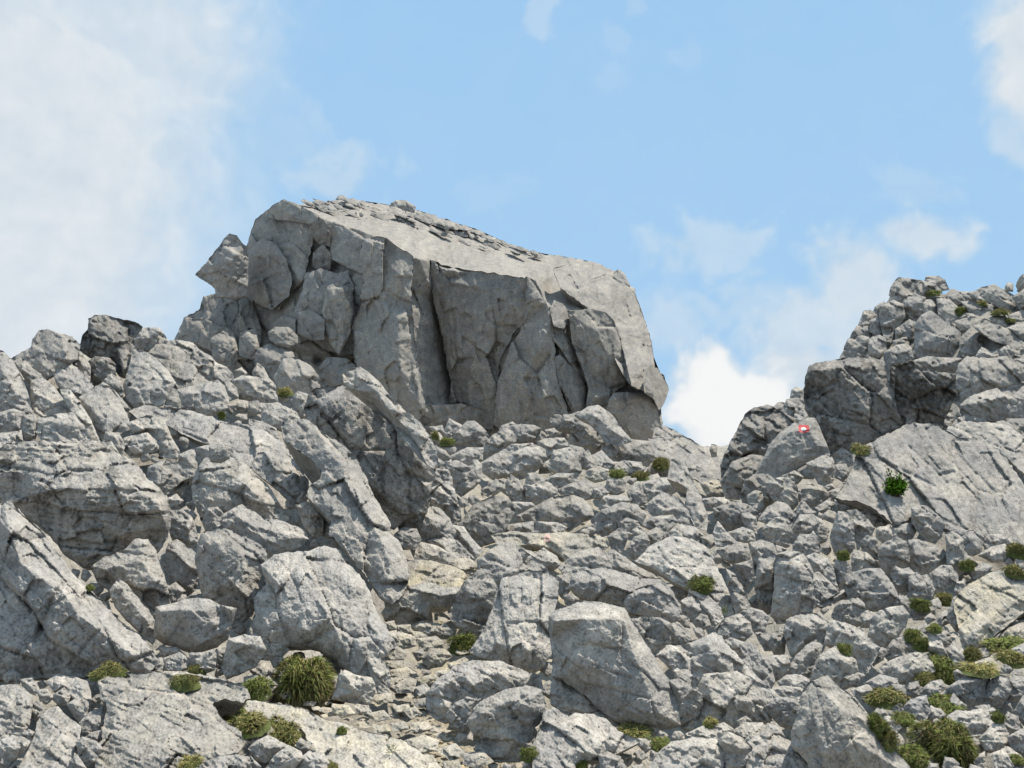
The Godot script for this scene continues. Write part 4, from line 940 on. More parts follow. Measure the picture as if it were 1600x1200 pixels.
["P", "956,446 958,430 966,422 976,430 984,446 978,456 964,454", "", "cliff", {"d": 46.2, "tone": 0.95}],
]

# ---------- the cliff of the summit: outline, and points with metres toward the foot of the slope
const PEAK_OUT := "276,560 280,520 288,498 316,484 318,467 335,460 384,462 385,386 400,352 403,341 416,337 428,322 440,317 480,315 510,312 530,307 560,310 590,316 612,320 650,328 690,340 740,356 790,378 830,392 860,396 900,402 940,412 968,425 974,440 990,450 1000,480 1012,520 1018,550 1022,572 1034,584 1043,608 1036,630 1030,640 1033,660 1034,690 1040,870 820,900 600,860 400,820 270,720"
const PEAK_EDGE := [-3.0,-4.0,-4.5,-4.0,-4.0,-4.0,-3.5,-4.5,-5.0,-5.0,-5.0,-4.6,-4.6,-7.5,-9.0,-9.5,-9.5,-9.5,-9.5,-9.5,-9.2,-9.0,-8.6,-8.0,-7.6,-6.5,-5.5,-4.6,-4.4,-4.0,-3.2,-2.4,-2.0,-1.8,-1.5,-1.5,-1.2,-1.0,0.6,1.0,1.2,3.2,4.0,1.0,-2.0]
const PEAK_IN := "446,321,-3.6 482,332,-2.4 530,350,-1.2 570,362,-0.2 600,376,0.8 640,402,2.2 655,404,2.0 668,404,0.3 676,408,0.0 692,420,0.9 760,430,1.2 820,439,1.5 834,452,1.6 852,480,1.5 890,486,1.2 925,492,1.2 955,505,0.6 900,440,-2.2 945,436,-2.8 870,425,-3.2 905,420,-4.0 950,424,-4.0 985,460,-2.6 980,520,-0.8 1000,560,-0.6 620,450,2.6 612,520,3.0 600,590,3.4 640,640,3.5 575,470,1.4 566,430,0.8 548,520,0.8 560,560,2.2 540,470,-0.6 520,420,-1.5 470,390,-2.4 480,350,-2.0 430,350,-3.6 400,380,-4.2 440,440,-2.6 400,500,-3.2 320,500,-3.8 350,560,-2.0 480,430,-1.2 520,450,-0.4 470,500,0.0 510,480,0.6 550,470,0.4 480,530,-0.2 550,545,-0.6 440,560,-1.8 420,460,-3.0 680,470,-0.3 690,520,-0.4 706,580,-0.5 715,620,-0.3 660,500,1.4 665,580,1.8 716,500,0.8 735,580,0.9 790,520,1.4 822,500,1.7 816,560,1.9 806,640,2.1 780,650,1.2 740,650,0.8 700,655,1.2 850,540,1.9 862,600,2.2 880,660,2.4 898,520,1.6 918,570,1.9 930,530,1.9 960,560,1.5 916,640,2.2 950,612,2.0 1010,616,1.6 955,624,2.4 1012,626,2.0 985,670,2.2 930,690,2.6 560,330,-5.5 640,345,-6.0 700,375,-4.5 780,400,-4.0 820,415,-3.0 880,480,1.2 880,560,2.0 900,650,2.3 560,600,0.6"

# blocks of the cliff: tile, outline, inner points, metres proud, settings
const CLIFF := [
["E1", "50,40 57,22 63,17 70,12 74,10 84,13 94,19 100,25 92,30 90,40 88,50 86,60 78,66 70,76 60,74 52,66 50,52", "", 0.3, {}],
["E1", "51,42 60,34 68,36 74,46 78,58 76,68 66,76 56,72 50,62 50,50", "", 0.5, {}],
["E1", "70,11 74,10 84,13 94,19 92,24 82,22 70,21 64,20 64,16", "", 0.6, {"warm": 0.1}],
["E1", "101,26 110,26 122,32 128,38 124,48 122,54 112,50 104,46 102,36", "", 0.6, {}],
["E1", "90,24 98,22 102,30 102,38 96,36 90,30", "", 0.6, {}],
["E1", "91,50 92,42 98,37 103,44 102,52 96,54", "", 0.5, {}],
["E1", "88,56 96,53 106,56 112,54 116,62 116,72 118,84 116,96 118,103 110,104 98,100 90,94 84,98 79,88 82,76 86,66", "", 0.4, {}],
["E1", "100,64 108,61 114,66 116,80 114,92 108,105 102,97 98,80", "", 0.7, {}],
["E1", "80,80 90,78 98,84 98,96 90,96 82,92", "", 0.7, {}],
["E1", "12,82 22,78 24,70 32,68 42,69 52,72 58,88 58,98 50,108 40,106 30,102 18,98 6,96", "", 0.3, {"rough": 1.2}],
["E1", "12,84 24,84 40,90 44,100 36,106 22,100 8,96", "", 0.6, {}],
["E1", "46,92 56,90 58,98 54,108 46,106", "", 0.6, {}],
["E1", "64,88 72,82 80,84 80,92 72,96 65,94", "", 0.5, {}],
["P", "572,378 600,374 632,396 646,404 646,420 642,480 648,560 662,640 640,662 600,640 572,600 556,560 554,510 566,480 572,440 566,400", "600,400,4 622,430,12 624,500,16 622,580,18 640,610,12 590,470,8 580,560,10", 0.3, {"turn": 85}],
["P", "676,410 700,420 760,430 820,438 820,500 800,520 780,560 776,640 770,670 700,660 708,600 694,520 682,470", "700,440,5 760,450,8 800,480,9 740,540,7 730,620,6", 0.3, {"turn": 80}],
["P", "820,438 836,446 852,478 862,500 866,560 876,610 890,650 880,680 800,680 774,660 780,600 800,540 818,510", "834,470,10 846,540,14 850,620,14 812,600,10", 0.4, {"turn": 85}],
["P", "868,560 876,556 890,570 906,590 914,604 912,640 900,648 888,630 876,600", "", 0.2, {}],
["P", "866,508 880,515 898,548 900,562 890,566 878,545 866,530", "", 0.1, {}],
["P", "860,484 866,470 884,478 888,500 880,512 866,508", "", 0.3, {}],
["P", "890,488 925,486 945,490 958,502 968,530 980,560 976,600 960,612 952,630 945,680 914,690 912,650 922,605 910,570 898,540", "905,500,8 935,520,12 950,560,12 930,620,12", 0.4, {"turn": 80}],
["P", "868,420 890,416 905,430 920,440 945,432 975,445 988,456 1000,490 1014,530 1020,570 1010,610 985,600 975,560 960,505 930,488 905,470 880,450", "905,450,8 950,460,12 985,510,12 1000,570,10", 0.3, {"turn": 75}],
["P", "952,628 960,616 985,614 1015,618 1025,636 1033,665 1032,690 1000,705 940,700", "960,622,10 1010,624,12 1020,670,10 970,680,12", 0.5, {}],
["P", "1006,584 1018,572 1030,584 1043,608 1038,628 1030,640 1022,622 1008,612", "", 0.5, {"warm": 0.1}],
["P", "640,636 720,632 776,648 770,672 700,684 650,674", "", 0.4, {}],
]

const ZONES := {
	"ridge": "on the skyline ridge around the dark pitted boulder",
	"bluff": "piled about the huge layered bluff",
	"gap": "down in the dark gap behind the flat-topped block",
	"front": "beside the pale foreground shelf and the flat-topped block",
	"trail": "set in the worn buff trail",
	"mound": "beside the great pale mound and the long diagonal slab",
	"lean": "heaped below the big dark leaning boulder",
	"centre": "close around the large squared block",
	"field": "in the jumbled field below the heap",
	"heap": "in the heap at the foot of the cliff",
	"mark": "in the rubble around the trail mark",
	"stand": "in the boulder field below the green bush",
	"grass": "among the grass of the grassy corner",
	"slab": "next to the wide slab with diagonal cracks",
	"crag": "on the crag above the trail mark",
	"cliff": "lying on or against the summit cliff"}
# where the ground shows in the photograph (pixels), for stones between the traced ones
const GROUND := "-10,575 60,545 140,530 280,555 490,615 600,660 700,685 940,665 1030,700 1120,715 1250,640 1350,540 1420,470 1610,470 1610,1215 -10,1215"

func _ready() -> void:
	nz.seed = 4
	nz.noise_type = FastNoiseLite.TYPE_SIMPLEX_SMOOTH
	nz.frequency = 0.012
	nz.fractal_octaves = 3
	nz2.seed = 9
	nz2.noise_type = FastNoiseLite.TYPE_SIMPLEX
	nz2.frequency = 0.06
	nz2.fractal_octaves = 4
	fill_table()
	zbuf.resize(400 * 300)
	zbuf.fill(1e9)
	camera_and_light()
	print("sky ", Time.get_ticks_msec())
	materials()
	print("mat ", Time.get_ticks_msec())
	survey()
	terrain()
	print("ter ", Time.get_ticks_msec())
	peak()
	print("setting ", Time.get_ticks_msec())
	all_rocks()
	print("rocks ", Time.get_ticks_msec())
	fill_stones()
	print("stones ", Time.get_ticks_msec())
	gravel()
	summit_rubble()
	slope_beyond()
	plants()
	print("done ", Time.get_ticks_msec())

# ---------- camera, sky, sun
func camera_and_light() -> void:
	var cam := Camera3D.new()
	cam.name = "camera"
	cam.position = EYE
	cam.rotation_degrees.x = PITCH
	cam.fov = rad_to_deg(2.0 * atan(600.0 / F))
	cam.far = 400.0
	add_child(cam)
	var sun := DirectionalLight3D.new()
	sun.name = "sun"
	sun.light_energy = 1.6
	sun.light_color = Color(1.0, 0.96, 0.9)
	sun.light_angular_distance = 0.8
	sun.shadow_enabled = true
	var to_sun := Vector3(0.34, 0.93, 0.03).normalized()
	add_child(sun)
	sun.look_at_from_position(Vector3.ZERO, -to_sun, Vector3(0, 0, 1))
	var sky_mat := PanoramaSkyMaterial.new()
	sky_mat.panorama = ImageTexture.create_from_image(sky_picture())
	sky_mat.filter = true
	var sky := Sky.new()
	sky.sky_material = sky_mat
	var env := Environment.new()
	env.background_mode = Environment.BG_SKY
	env.sky = sky
	env.background_energy_multiplier = 0.75
	env.tonemap_mode = Environment.TONE_MAPPER_LINEAR
	env.tonemap_exposure = 1.33
	env.sdfgi_enabled = true
	env.ssao_enabled = true
	env.ssil_enabled = true
	var w := WorldEnvironment.new()
	w.name = "environment"
	w.environment = env
	add_child(w)

# clouds: middle (pixel of the photograph turned into a direction), half width, half height (pixels), turn, how dense, how ragged
const CLOUDS := [
	[-20, 320, 410, 560, 0, 0.95, 0.10], [160, 60, 300, 260, 0, 0.8, 0.18], [300, 20, 140, 110, 0, 0.35, 0.6], [250, 440, 150, 150, 0, 0.45, 0.35],
	[525, 265, 85, 50, 0, 0.42, 0.9], [838, 32, 26, 30, 0, 0.3, 1.6], [990, 22, 40, 26, 0, 0.22, 1.6], [965, 55, 16, 30, 0, 0.14, 1.6],
	[1090, 390, 110, 42, 8, 0.4, 1.0], [1110, 625, 95, 100, 0, 1.0, 0.35], [1190, 650, 170, 100, 0, 1.0, 0.35], [1250, 580, 90, 70, 0, 0.9, 0.45], [1040, 520, 70, 60, 0, 0.45, 0.8],
	[1330, 430, 75, 100, 20, 0.75, 0.8], [1440, 375, 90, 42, -20, 0.75, 0.8], [1270, 520, 130, 80, 0, 0.7, 0.7], [1180, 480, 130, 50, 0, 0.35, 1.0],
	[1610, 90, 70, 130, 0, 0.95, 0.5], [1590, 200, 40, 60, 0, 0.5, 0.8], [1080, 85, 24, 26, 0, 0.12, 1.6], [950, 135, 34, 22, 0, 0.14, 1.0],
	[1430, 300, 60, 50, 0, 0.18, 1.0], [760, 300, 70, 40, 0, 0.12, 1.0], [440, 210, 90, 80, 0, 0.2, 0.9]]
func sky_picture() -> Image:
	var n := FastNoiseLite.new()
	n.seed = 21
	n.noise_type = FastNoiseLite.TYPE_SIMPLEX_SMOOTH
	n.frequency = 1.0
	n.fractal_octaves = 5
	n.fractal_gain = 0.55
	var m := FastNoiseLite.new()
	m.seed = 5
	m.noise_type = FastNoiseLite.TYPE_SIMPLEX_SMOOTH
	m.frequency = 1.0
	m.fractal_octaves = 4
	var c := []
	for q in CLOUDS:
		var dir := ray(q[0], q[1])
		var k := dir.length()
		dir = dir.normalized()
		var ri := dir.cross(Vector3.UP).normalized()
		var u := ri.cross(dir)
		var a := deg_to_rad(q[4])
		c.append([dir, (ri * cos(a) + u * sin(a)) * F * k / q[2], (u * cos(a) - ri * sin(a)) * F * k / q[3], q[5], q[6], cos(minf(1.2, 2.1 * maxf(q[2], q[3]) / F))])
	var small := Image.create(384, 192, false, Image.FORMAT_RGB8)
	small.fill(Color(0.72, 0.78, 0.84))
	for y in 110:
		for x in 384:
			small.set_pixel(x, y, sky_color((x + 0.5) / 384.0, (y + 0.5) / 192.0, n, m, c))
	small.resize(3072, 1536, Image.INTERPOLATE_CUBIC)
	# the part round the view once more, finer
	for y in range(int(1536 * (90.0 - 45.0) / 180.0), int(1536 * (90.0 - 11.0) / 180.0)):
		for x in range(-260, 260):
			small.set_pixel(posmod(x, 3072), y, sky_color((x + 0.5) / 3072.0, (y + 0.5) / 1536.0, n, m, c))
	return small
func sky_color(u: float, v: float, n: FastNoiseLite, m: FastNoiseLite, c: Array) -> Color:
	var el := (0.5 - v) * PI
	var az := u * TAU
	var d := Vector3(sin(az) * cos(el), sin(el), -cos(az) * cos(el))
	var w := Vector3(n.get_noise_3d(d.x * 5, d.y * 5, d.z * 5), n.get_noise_3d(d.x * 5 + 40, d.y * 5, d.z * 5), n.get_noise_3d(d.x * 5, d.y * 5 + 40, d.z * 5))
	var f := m.get_noise_3d(d.x * 9 + w.x * 1.4, d.y * 12 + w.y * 1.4, d.z * 9 + w.z * 1.4)
	var f2 := n.get_noise_3d(d.x * 26 + w.y, d.y * 30 + w.z, d.z * 26)
	var t := clampf(el / 1.2, 0.0, 1.0)
	var blue := Color(0.715, 0.85, 0.96).lerp(Color(0.565, 0.755, 0.935), pow(t, 0.8))
	var dens := 0.0
	var bright := 0.0
	var bd := d + w * 0.022
	for q in c:
		if d.dot(q[0]) < q[5]:
			continue
		var a: float = bd.dot(q[1])
		var b: float = bd.dot(q[2])
		var r := sqrt(a * a + b * b)
		if r < 1.9:
			var e: float = 1.0 - r + (f * 0.9 + f2 * 0.5) * q[4]
			if q[3] == 1.0:
				bright = maxf(bright, smoothstep(0.0, 0.5, e))
			dens = maxf(dens, q[3] * (smoothstep(-0.12, 0.4, e) if q[3] == 1.0 else smoothstep(-0.3, 0.6, e)))
	# the unseen rest of the sky: broken cloud, thickened to make ambient light whiter
	var off := acos(clampf(d.dot(fwd), -1.0, 1.0))
	var gen := smoothstep(-0.05, 0.5, n.get_noise_3d(d.x * 1.6 + 7, d.y * 2.2, d.z * 1.6) * 1.3 + f * 0.35 + 0.16) * 0.9
	dens = maxf(dens, gen * smoothstep(0.56, 0.75, off))
	dens = clampf(dens + 0.06 + 0.03 * f, 0.0, 1.0)
	var white := Color(0.80, 0.85, 0.895).lerp(Color(0.915, 0.935, 0.95), clampf(0.5 + f * 0.35 + f2 * 0.3, 0.0, 1.0))
	return blue.lerp(white.lerp(Color(0.965, 0.97, 0.97), bright), dens)

# ---------- materials
func noise_bytes(sd: int, freq: float, kind: int, oct: int, size: int) -> PackedByteArray:
	var n := FastNoiseLite.new()
	n.seed = sd
	n.noise_type = kind
	n.frequency = freq
	n.fractal_octaves = oct
	if kind == FastNoiseLite.TYPE_CELLULAR:
		n.cellular_return_type = FastNoiseLite.RETURN_DISTANCE2_SUB
		n.domain_warp_enabled = true
		n.domain_warp_amplitude = 12.0
	var im := n.get_seamless_image(size, size)
	im.convert(Image.FORMAT_L8)
	return im.get_data()
func materials() -> void:
	var size := 768
	var a := noise_bytes(1, 0.006, FastNoiseLite.TYPE_SIMPLEX_SMOOTH, 6, size)
	var b := noise_bytes(2, 0.03, FastNoiseLite.TYPE_SIMPLEX, 5, size)
	var c := noise_bytes(3, 0.12, FastNoiseLite.TYPE_SIMPLEX, 3, size)
	var e := noise_bytes(4, 0.012, FastNoiseLite.TYPE_CELLULAR, 2, size)
	var al := PackedByteArray()
	al.resize(size * size * 3)
	var he := PackedByteArray()
	he.resize(size * size)
	for i in size * size:
		var fa := a[i] / 255.0 - 0.5
		var fb := b[i] / 255.0 - 0.5
		var fc := c[i] / 255.0 - 0.5
		var fe := e[i] / 255.0
		var g := 0.82 + 0.16 * fa + 0.21 * fb + 0.25 * fc
		# scattered dark specks of lichen and pale chips
		if fb + fc * 0.7 < -0.30:
			g -= 0.12
		elif fb + fa > 0.42:
			g += 0.07
		g = clampf(g, 0.25, 1.0)
		al[i * 3] = int(255.0 * clampf(g * (1.0 + 0.03 * fa), 0, 1))
		al[i * 3 + 1] = int(255.0 * g * 0.995)
		al[i * 3 + 2] = int(255.0 * clampf(g * (0.98 - 0.05 * fa), 0, 1))
		var hh := 0.5 + 0.2 * fa + 0.35 * fb + 0.45 * fc
		if fe < 0.09:
			hh -= 0.25 * (1.0 - fe / 0.09)
		he[i] = int(255.0 * clampf(hh, 0, 1))
	var ai := Image.create_from_data(size, size, false, Image.FORMAT_RGB8, al)
	var hi := Image.create_from_data(size, size, false, Image.FORMAT_L8, he)
	hi.convert(Image.FORMAT_RGBA8)
	hi.bump_map_to_normal_map(6.0)
	mat_rock = StandardMaterial3D.new()
	mat_rock.albedo_texture = ImageTexture.create_from_image(ai)
	mat_rock.normal_enabled = true
	mat_rock.normal_texture = ImageTexture.create_from_image(hi)
	mat_rock.normal_scale = 1.0
	mat_rock.vertex_color_use_as_albedo = true
	mat_rock.roughness = 0.92
	mat_rock.metallic_specular = 0.25
	mat_rock.uv1_triplanar = true
	mat_rock.uv1_world_triplanar = true
	mat_rock.uv1_scale = Vector3.ONE * 0.5
	mat_earth = mat_rock.duplicate()

# ---------- the slope
func survey() -> void:
	var v := []
	for q in SLOPE:
		rbf_p.append(Vector2(q[0], q[1]) / 100.0)
		v.append(log(q[2]))
	rbf_w = fit(rbf_p, v)
	var pts := []
	for q in SLOPE:
		pts.append(at(q[0], q[1], q[2]))
	for q in [[60, 590, 18.0], [180, 580, 19.0], [280, 600, 20.0], [480, 660, 22.0], [700, 700, 23.0], [1400, 520, 27.0], [1600, 530, 26.0], [1260, 640, 24.0], [300, 640, 38.0], [650, 720, 40.0], [1000, 730, 42.0], [1120, 730, 30.0], [800, 705, 30.0]]:
		pts.append(at(q[0], q[1], q[2]))
	for q in [Vector3(0, 0, 0), Vector3(-4, 0, 0.2), Vector3(4, 0, 0.2), Vector3(0, -0.8, 3), Vector3(0, 0.7, -2.2), Vector3(-3, 0.8, -2.4), Vector3(3, 0.8, -2.4)]:
		pts.append(q)
	var h := []
	for k in pts.size():
		var q: Vector3 = pts[k]
		ter_p.append(Vector2(q.x, q.z))
		var high: bool = k < SLOPE.size() and SLOPE[k][1] < 650 and SLOPE[k][0] != 940
		h.append(q.y - ((0.12 if q.x > 3.0 else 0.36) if high else 0.42 + minf(0.3, 0.035 * maxf(0.0, -q.z - 6.0))))
	ter_w = fit(ter_p, h)
func grid_x(t: float) -> float:
	var u := 2.0 * t - 1.0
	return 32.0 * signf(u) * pow(absf(u), 1.5)
func grid_z(t: float) -> float:
	return 4.0 - 70.0 * pow(t, 1.7)
func terrain() -> void:
	var nx := 380
	var nz_ := 300
	var v := PackedVector3Array()
	var col := PackedColorArray()
	var cx := 96
	var rough_h := PackedFloat32Array()
	for j in 77:
		for i in cx:
			rough_h.append(ground_y(grid_x(4.0 * i / (nx - 1)), grid_z(4.0 * j / (nz_ - 1))))
	for j in nz_:
		var z := grid_z(float(j) / (nz_ - 1))
		for i in nx:
			var x := grid_x(float(i) / (nx - 1))
			var q := (j >> 2) * cx + (i >> 2)
			var fx := (i & 3) * 0.25
			var fz := (j & 3) * 0.25
			var y := lerpf(lerpf(rough_h[q], rough_h[q + 1], fx), lerpf(rough_h[q + cx], rough_h[q + cx + 1], fx), fz)
			var a := broken(x * 1.7, z * 1.7, 3, 1.6)
			var b := broken(x * 6.0 + 0.3 * a.x, z * 6.0, 5, 1.5)
			y += (a.x * 0.22 + b.x * 0.07) * clampf(-z * 0.3, 0.0, 1.0)
			v.append(Vector3(x, y, z))
			var g := 0.40 * (1.0 + 0.2 * a.x + 0.3 * b.x)
			# trodden buff dirt along the trail
			var e := Vector3(x, y, z) - EYE
			var fd := e.dot(fwd)
			var buff := 0.0
			if fd > 1.0:
				var py := 600.0 - F * e.dot(up) / fd
				var px := 800.0 + F * e.x / fd
				buff = clampf(1.3 - absf(px - (790.0 - 0.35 * (py - 950.0))) / 110.0, 0.0, 1.0) * clampf((py - 720.0) / 120.0, 0.0, 1.0) * (0.7 + a.x)
			col.append(Color(g * (1.03 + 0.08 * buff), g, g * (0.93 - 0.2 * buff)))
	var ix := PackedInt32Array()
	for j in nz_ - 1:
		for i in nx - 1:
			var a := j * nx + i
			ix.append_array([a, a + nx, a + nx + 1, a, a + nx + 1, a + 1])
	var o := put("hillside", mesh_of(v, smooth_normals(v, ix), col, ix), mat_earth)
	o.set_meta("kind", "structure")
	o.set_meta("label", "stony hillside under the boulders")
func peak() -> void:
	var cr := [[Vector3(862, 484, 5), Vector3(866, 540, 7), Vector3(872, 600, 6), Vector3(888, 640, 6)], [Vector3(886, 490, 6), Vector3(892, 540, 8), Vector3(906, 570, 7), Vector3(918, 602, 6), Vector3(912, 640, 6)], [Vector3(440, 548, 9), Vector3(500, 562, 12), Vector3(560, 570, 12), Vector3(588, 592, 7)]]
	var s := solid(parse("P", PEAK_OUT), parse3("P", PEAK_IN), {"d": 43.0, "t": 0.0, "u": 1.0, "edge": PEAK_EDGE, "step": 1.9, "rough": 0.9, "crk": 2.0, "tone": 0.92, "lichen": 0.25, "turn": 80, "stretch": 3.2, "net": 0.25, "ca": 40.0, "fine": 0.8, "back": 0.7, "cover": false, "jag": 0.8,
		"cracks": cr})
	var o := put("mountain_peak", s.mesh, mat_rock, s.at)
	o.set_meta("kind", "structure")
	o.set_meta("label", "steep grey summit cliff with a sunlit sloping top")
	for q in CLIFF:
		var opt: Dictionary = q[4].duplicate()
		opt.merge({"fit": q[3] * 0.6, "bulge": 0.5, "tone": 0.9, "lichen": 0.2, "cover": false, "back": 0.4, "rough": 0.85, "turn": 70, "net": 0.5, "step": 1.8})
		var b := solid(swollen(parse(q[0], q[1])), parse3(q[0], q[2]), opt)
		put("cliff_block", b.mesh, mat_rock, b.at - o.position, o)
	# broken crest and low ledges on the sloping top
	var r := RandomNumberGenerator.new()
	r.seed = 303
	for k in 60:
		var x := r.randf_range(490, 850)
		var sky_y := 309.0 + maxf(0.0, x - 560.0) * 0.19 + maxf(0.0, x - 650.0) * 0.14
		if x > 800.0:
			sky_y = minf(sky_y, 392.0)
		var c := Vector2(x, sky_y + 6.0 + 26.0 * r.randf() * r.randf())
		var flat := r.randf_range(0.25, 0.6)
		var rad := 5.0 + 15.0 * r.randf() * r.randf()
		var poly := PackedVector2Array()
		var n := r.randi_range(5, 7)
		for e in n:
			var a := TAU * (e + r.randf_range(-0.3, 0.3)) / n
			var q := Vector2(cos(a) * 1.4, sin(a) * flat) * rad * r.randf_range(0.7, 1.2)
			poly.append(c + q.rotated(0.35))
		var b := solid(poly, [], {"d": near_depth(c.x, c.y) - 0.05, "t": 2.0, "cover": false, "back": 0.5, "step": 1.7, "tone": 0.92, "lichen": 0.2})
		put("crest_block", b.mesh, mat_rock, b.at - o.position, o)

# ---------- rocks
func swollen(p: PackedVector2Array) -> PackedVector2Array:
	var c := Vector2.ZERO
	for q in p:
		c += q
	c /= p.size()
	var out := PackedVector2Array()
	for q in p:
		out.append(q + (q - c) * 0.03 + (q - c).normalized() * 1.2)
	return out
var zone_at := []
var plain := []
var known := []
func all_rocks() -> void:
	for r in ROCKS:
		var opt: Dictionary = r[4].duplicate()
		var k := 1.0 if r[0] == "P" else 2.5
		if opt.has("cracks"):
			var o: Array = TILES[r[0]]
			var cc := []
			for c in opt.cracks:
				var line := []
				for p in c:
					line.append(Vector3(o[0] + p[0] * k, o[1] + p[1] * k, p[2]))
				cc.append(line)
			opt.cracks = cc
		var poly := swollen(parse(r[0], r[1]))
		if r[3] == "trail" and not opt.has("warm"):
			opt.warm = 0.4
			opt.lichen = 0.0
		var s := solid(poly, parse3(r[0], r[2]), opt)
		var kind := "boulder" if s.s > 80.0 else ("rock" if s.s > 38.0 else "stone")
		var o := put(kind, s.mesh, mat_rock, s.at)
		if opt.has("L"):
			tag(o, opt.L, kind)
		else:
			var wh: float = (s.hi.x - s.lo.x) / (s.hi.y - s.lo.y)
			var look := "wide low " if wh > 1.55 else ("tall upright " if wh < 0.75 else "blocky ")
			var hue := "dark grey" if opt.get("tone", 1.0) < 0.9 else ("buff" if opt.get("warm", 0.0) > 0.25 else "grey")
			plain.append([o, (s.lo + s.hi) * 0.5, look + hue + " " + kind + " ", kind, r[3]])
		zone_at.append([(s.lo + s.hi) * 0.5, r[3]])
		if opt.has("N"):
			known.append([poly, (s.lo + s.hi) * 0.5, opt.N])
		if opt.has("mark"):
			patch(o, s, "trail_mark_ring", Vector2(1256.0, 669.8), Vector2(8.6, 5.9), 4.0, Color(0.43, 0.05, 0.055), 0.004)
			patch(o, s, "trail_mark_dot", Vector2(1255.6, 670.5), Vector2(4.3, 2.9), 2.0, Color(0.62, 0.60, 0.57), 0.009)
		if opt.has("paint"):
			patch(o, s, "faded_paint", Vector2(855.0, 841.0), Vector2(5.5, 6.5), 2.0, Color(0.44, 0.31, 0.27), 0.004)
	for q in plain:
		tag(q[0], q[2] + near_what(q[1]), q[3], q[3] + "s " + near_what(q[1]))
# the nearest rock that has a name of its own, and how this one lies to it
func near_what(p: Vector2) -> String:
	var best := 1e9
	var out := ""
	for q in known:
		for c in q[0]:
			var d: float = p.distance_to(c)
			if d < best:
				best = d
				var o: Vector2 = p - q[1]
				var word := "just below" if o.y > absf(o.x) * 1.2 else ("just above" if -o.y > absf(o.x) * 1.2 else "beside")
				if best > 90.0:
					word = "some way off from"
				out = word + " the " + q[2]
	return out
# paint on a rock: a thin skin that follows its surface
func patch(rock: Node3D, s: Dictionary, called: String, c: Vector2, r: Vector2, power: float, color: Color, lift: float) -> void:
	var g: Dictionary = s.grid
	var v := PackedVector3Array()
	var ix := PackedInt32Array()
	var n := 17
	for ring in n:
		for k in 40:
			var a := TAU * k / 40.0
			var e := pow(pow(absf(cos(a)), power) + pow(absf(sin(a)), power), -1.0 / power)
			var rr := float(ring) / (n - 1) * e * (1.0 + 0.22 * nz.get_noise_2d(a * 160.0, c.x))
			var p := c + Vector2(cos(a) * r.x, sin(a) * r.y) * rr
			var fx: float = (p.x - g.ox) / g.g
			var fy: float = (p.y - g.oy) / g.g
			var i := int(fx)
			var j := int(fy)
			var k4 := [j * g.nx + i, j * g.nx + i + 1, (j + 1) * g.nx + i, (j + 1) * g.nx + i + 1]
			var sum := 0.0
			var wsum := 0.0
			var wt := [(1 - fx + i) * (1 - fy + j), (fx - i) * (1 - fy + j), (1 - fx + i) * (fy - j), (fx - i) * (fy - j)]
			for q in 4:
				if g.id[k4[q]] >= 0:
					sum += wt[q] * g.depth[g.id[k4[q]]]
					wsum += wt[q]
			v.append(at(p.x, p.y, sum / maxf(wsum, 1e-6) - lift) - s.at)
	for ring in n - 1:
		for k in 40:
			var a := ring * 40 + k
			var b := ring * 40 + (k + 1) % 40
			ix.append_array([a, a + 40, b + 40, a, b + 40, b])
	var m := StandardMaterial3D.new()
	m.albedo_color = color.linear_to_srgb()
	m.roughness = 0.8
	put(called, mesh_of(v, smooth_normals(v, ix), PackedColorArray(), ix), m, Vector3.ZERO, rock)

func zone_near(p: Vector2) -> String:
	var best := 1e9
	var z := "field"
	for q in zone_at:
		var d: float = q[0].distance_squared_to(p)
		if d < best:
			best = d
			z = q[1]
	return z
func fill_stones() -> void:
	var ground := parse("P", GROUND)
	var made := 0
	var r := RandomNumberGenerator.new()
	r.seed = 77
	var cells := []
	for j in range(58, 152):
		for i in range(0, 200):
			if not covered.has(Vector2i(i, j)):
				cells.append(Vector2i(i, j))
	for k in range(cells.size() - 1, 0, -1):
		var e := r.randi() % (k + 1)
		var sw: Vector2i = cells[k]
		cells[k] = cells[e]
		cells[e] = sw
	for cell in cells:
			var i: int = cell.x
			var j: int = cell.y
			var open := 0
			for dj in range(-1, 2):
				for di in range(-1, 2):
					open += 0 if covered.has(cell + Vector2i(di, dj)) else 1
			if covered.has(cell) or made >= 240 or open < 6:
				continue
			var c := Vector2(i * 8 + 4 + r.randf_range(-3, 3), j * 8 + 4 + r.randf_range(-3, 3))
			if not Geometry2D.is_point_in_polygon(c, ground):
				continue
			var rad := r.randf_range(8.0, 17.0) * (0.7 + 0.4 * (c.y - 500.0) / 700.0)
			var poly := PackedVector2Array()
			var n := r.randi_range(5, 7)
			var sq := r.randf_range(0.7, 1.15)
			var tw := r.randf_range(0, TAU)
			for k in n:
				var a := tw + TAU * (k + r.randf_range(-0.3, 0.3)) / n
				poly.append(c + Vector2(cos(a), sin(a) * sq) * rad * r.randf_range(0.6, 1.25))
			var zone := zone_near(c)
			if zone == "trail":
				for k in poly.size():
					poly[k] = c + (poly[k] - c) * Vector2(0.95, 0.45)
			var warm := 0.4 if zone == "trail" else 0.05
			var s := solid(poly, [], {"t": 2.0 if zone == "trail" else r.randf_range(0.5, 1.0), "dd": 0.1, "warm": warm, "step": 2.0})
			var o := put("scree_stone", s.mesh, mat_rock, s.at)
			tag(o, "little scree stone wedged " + near_what(c), "scree", "little stones " + near_what(c))
			made += 1
	print("fill ", made)

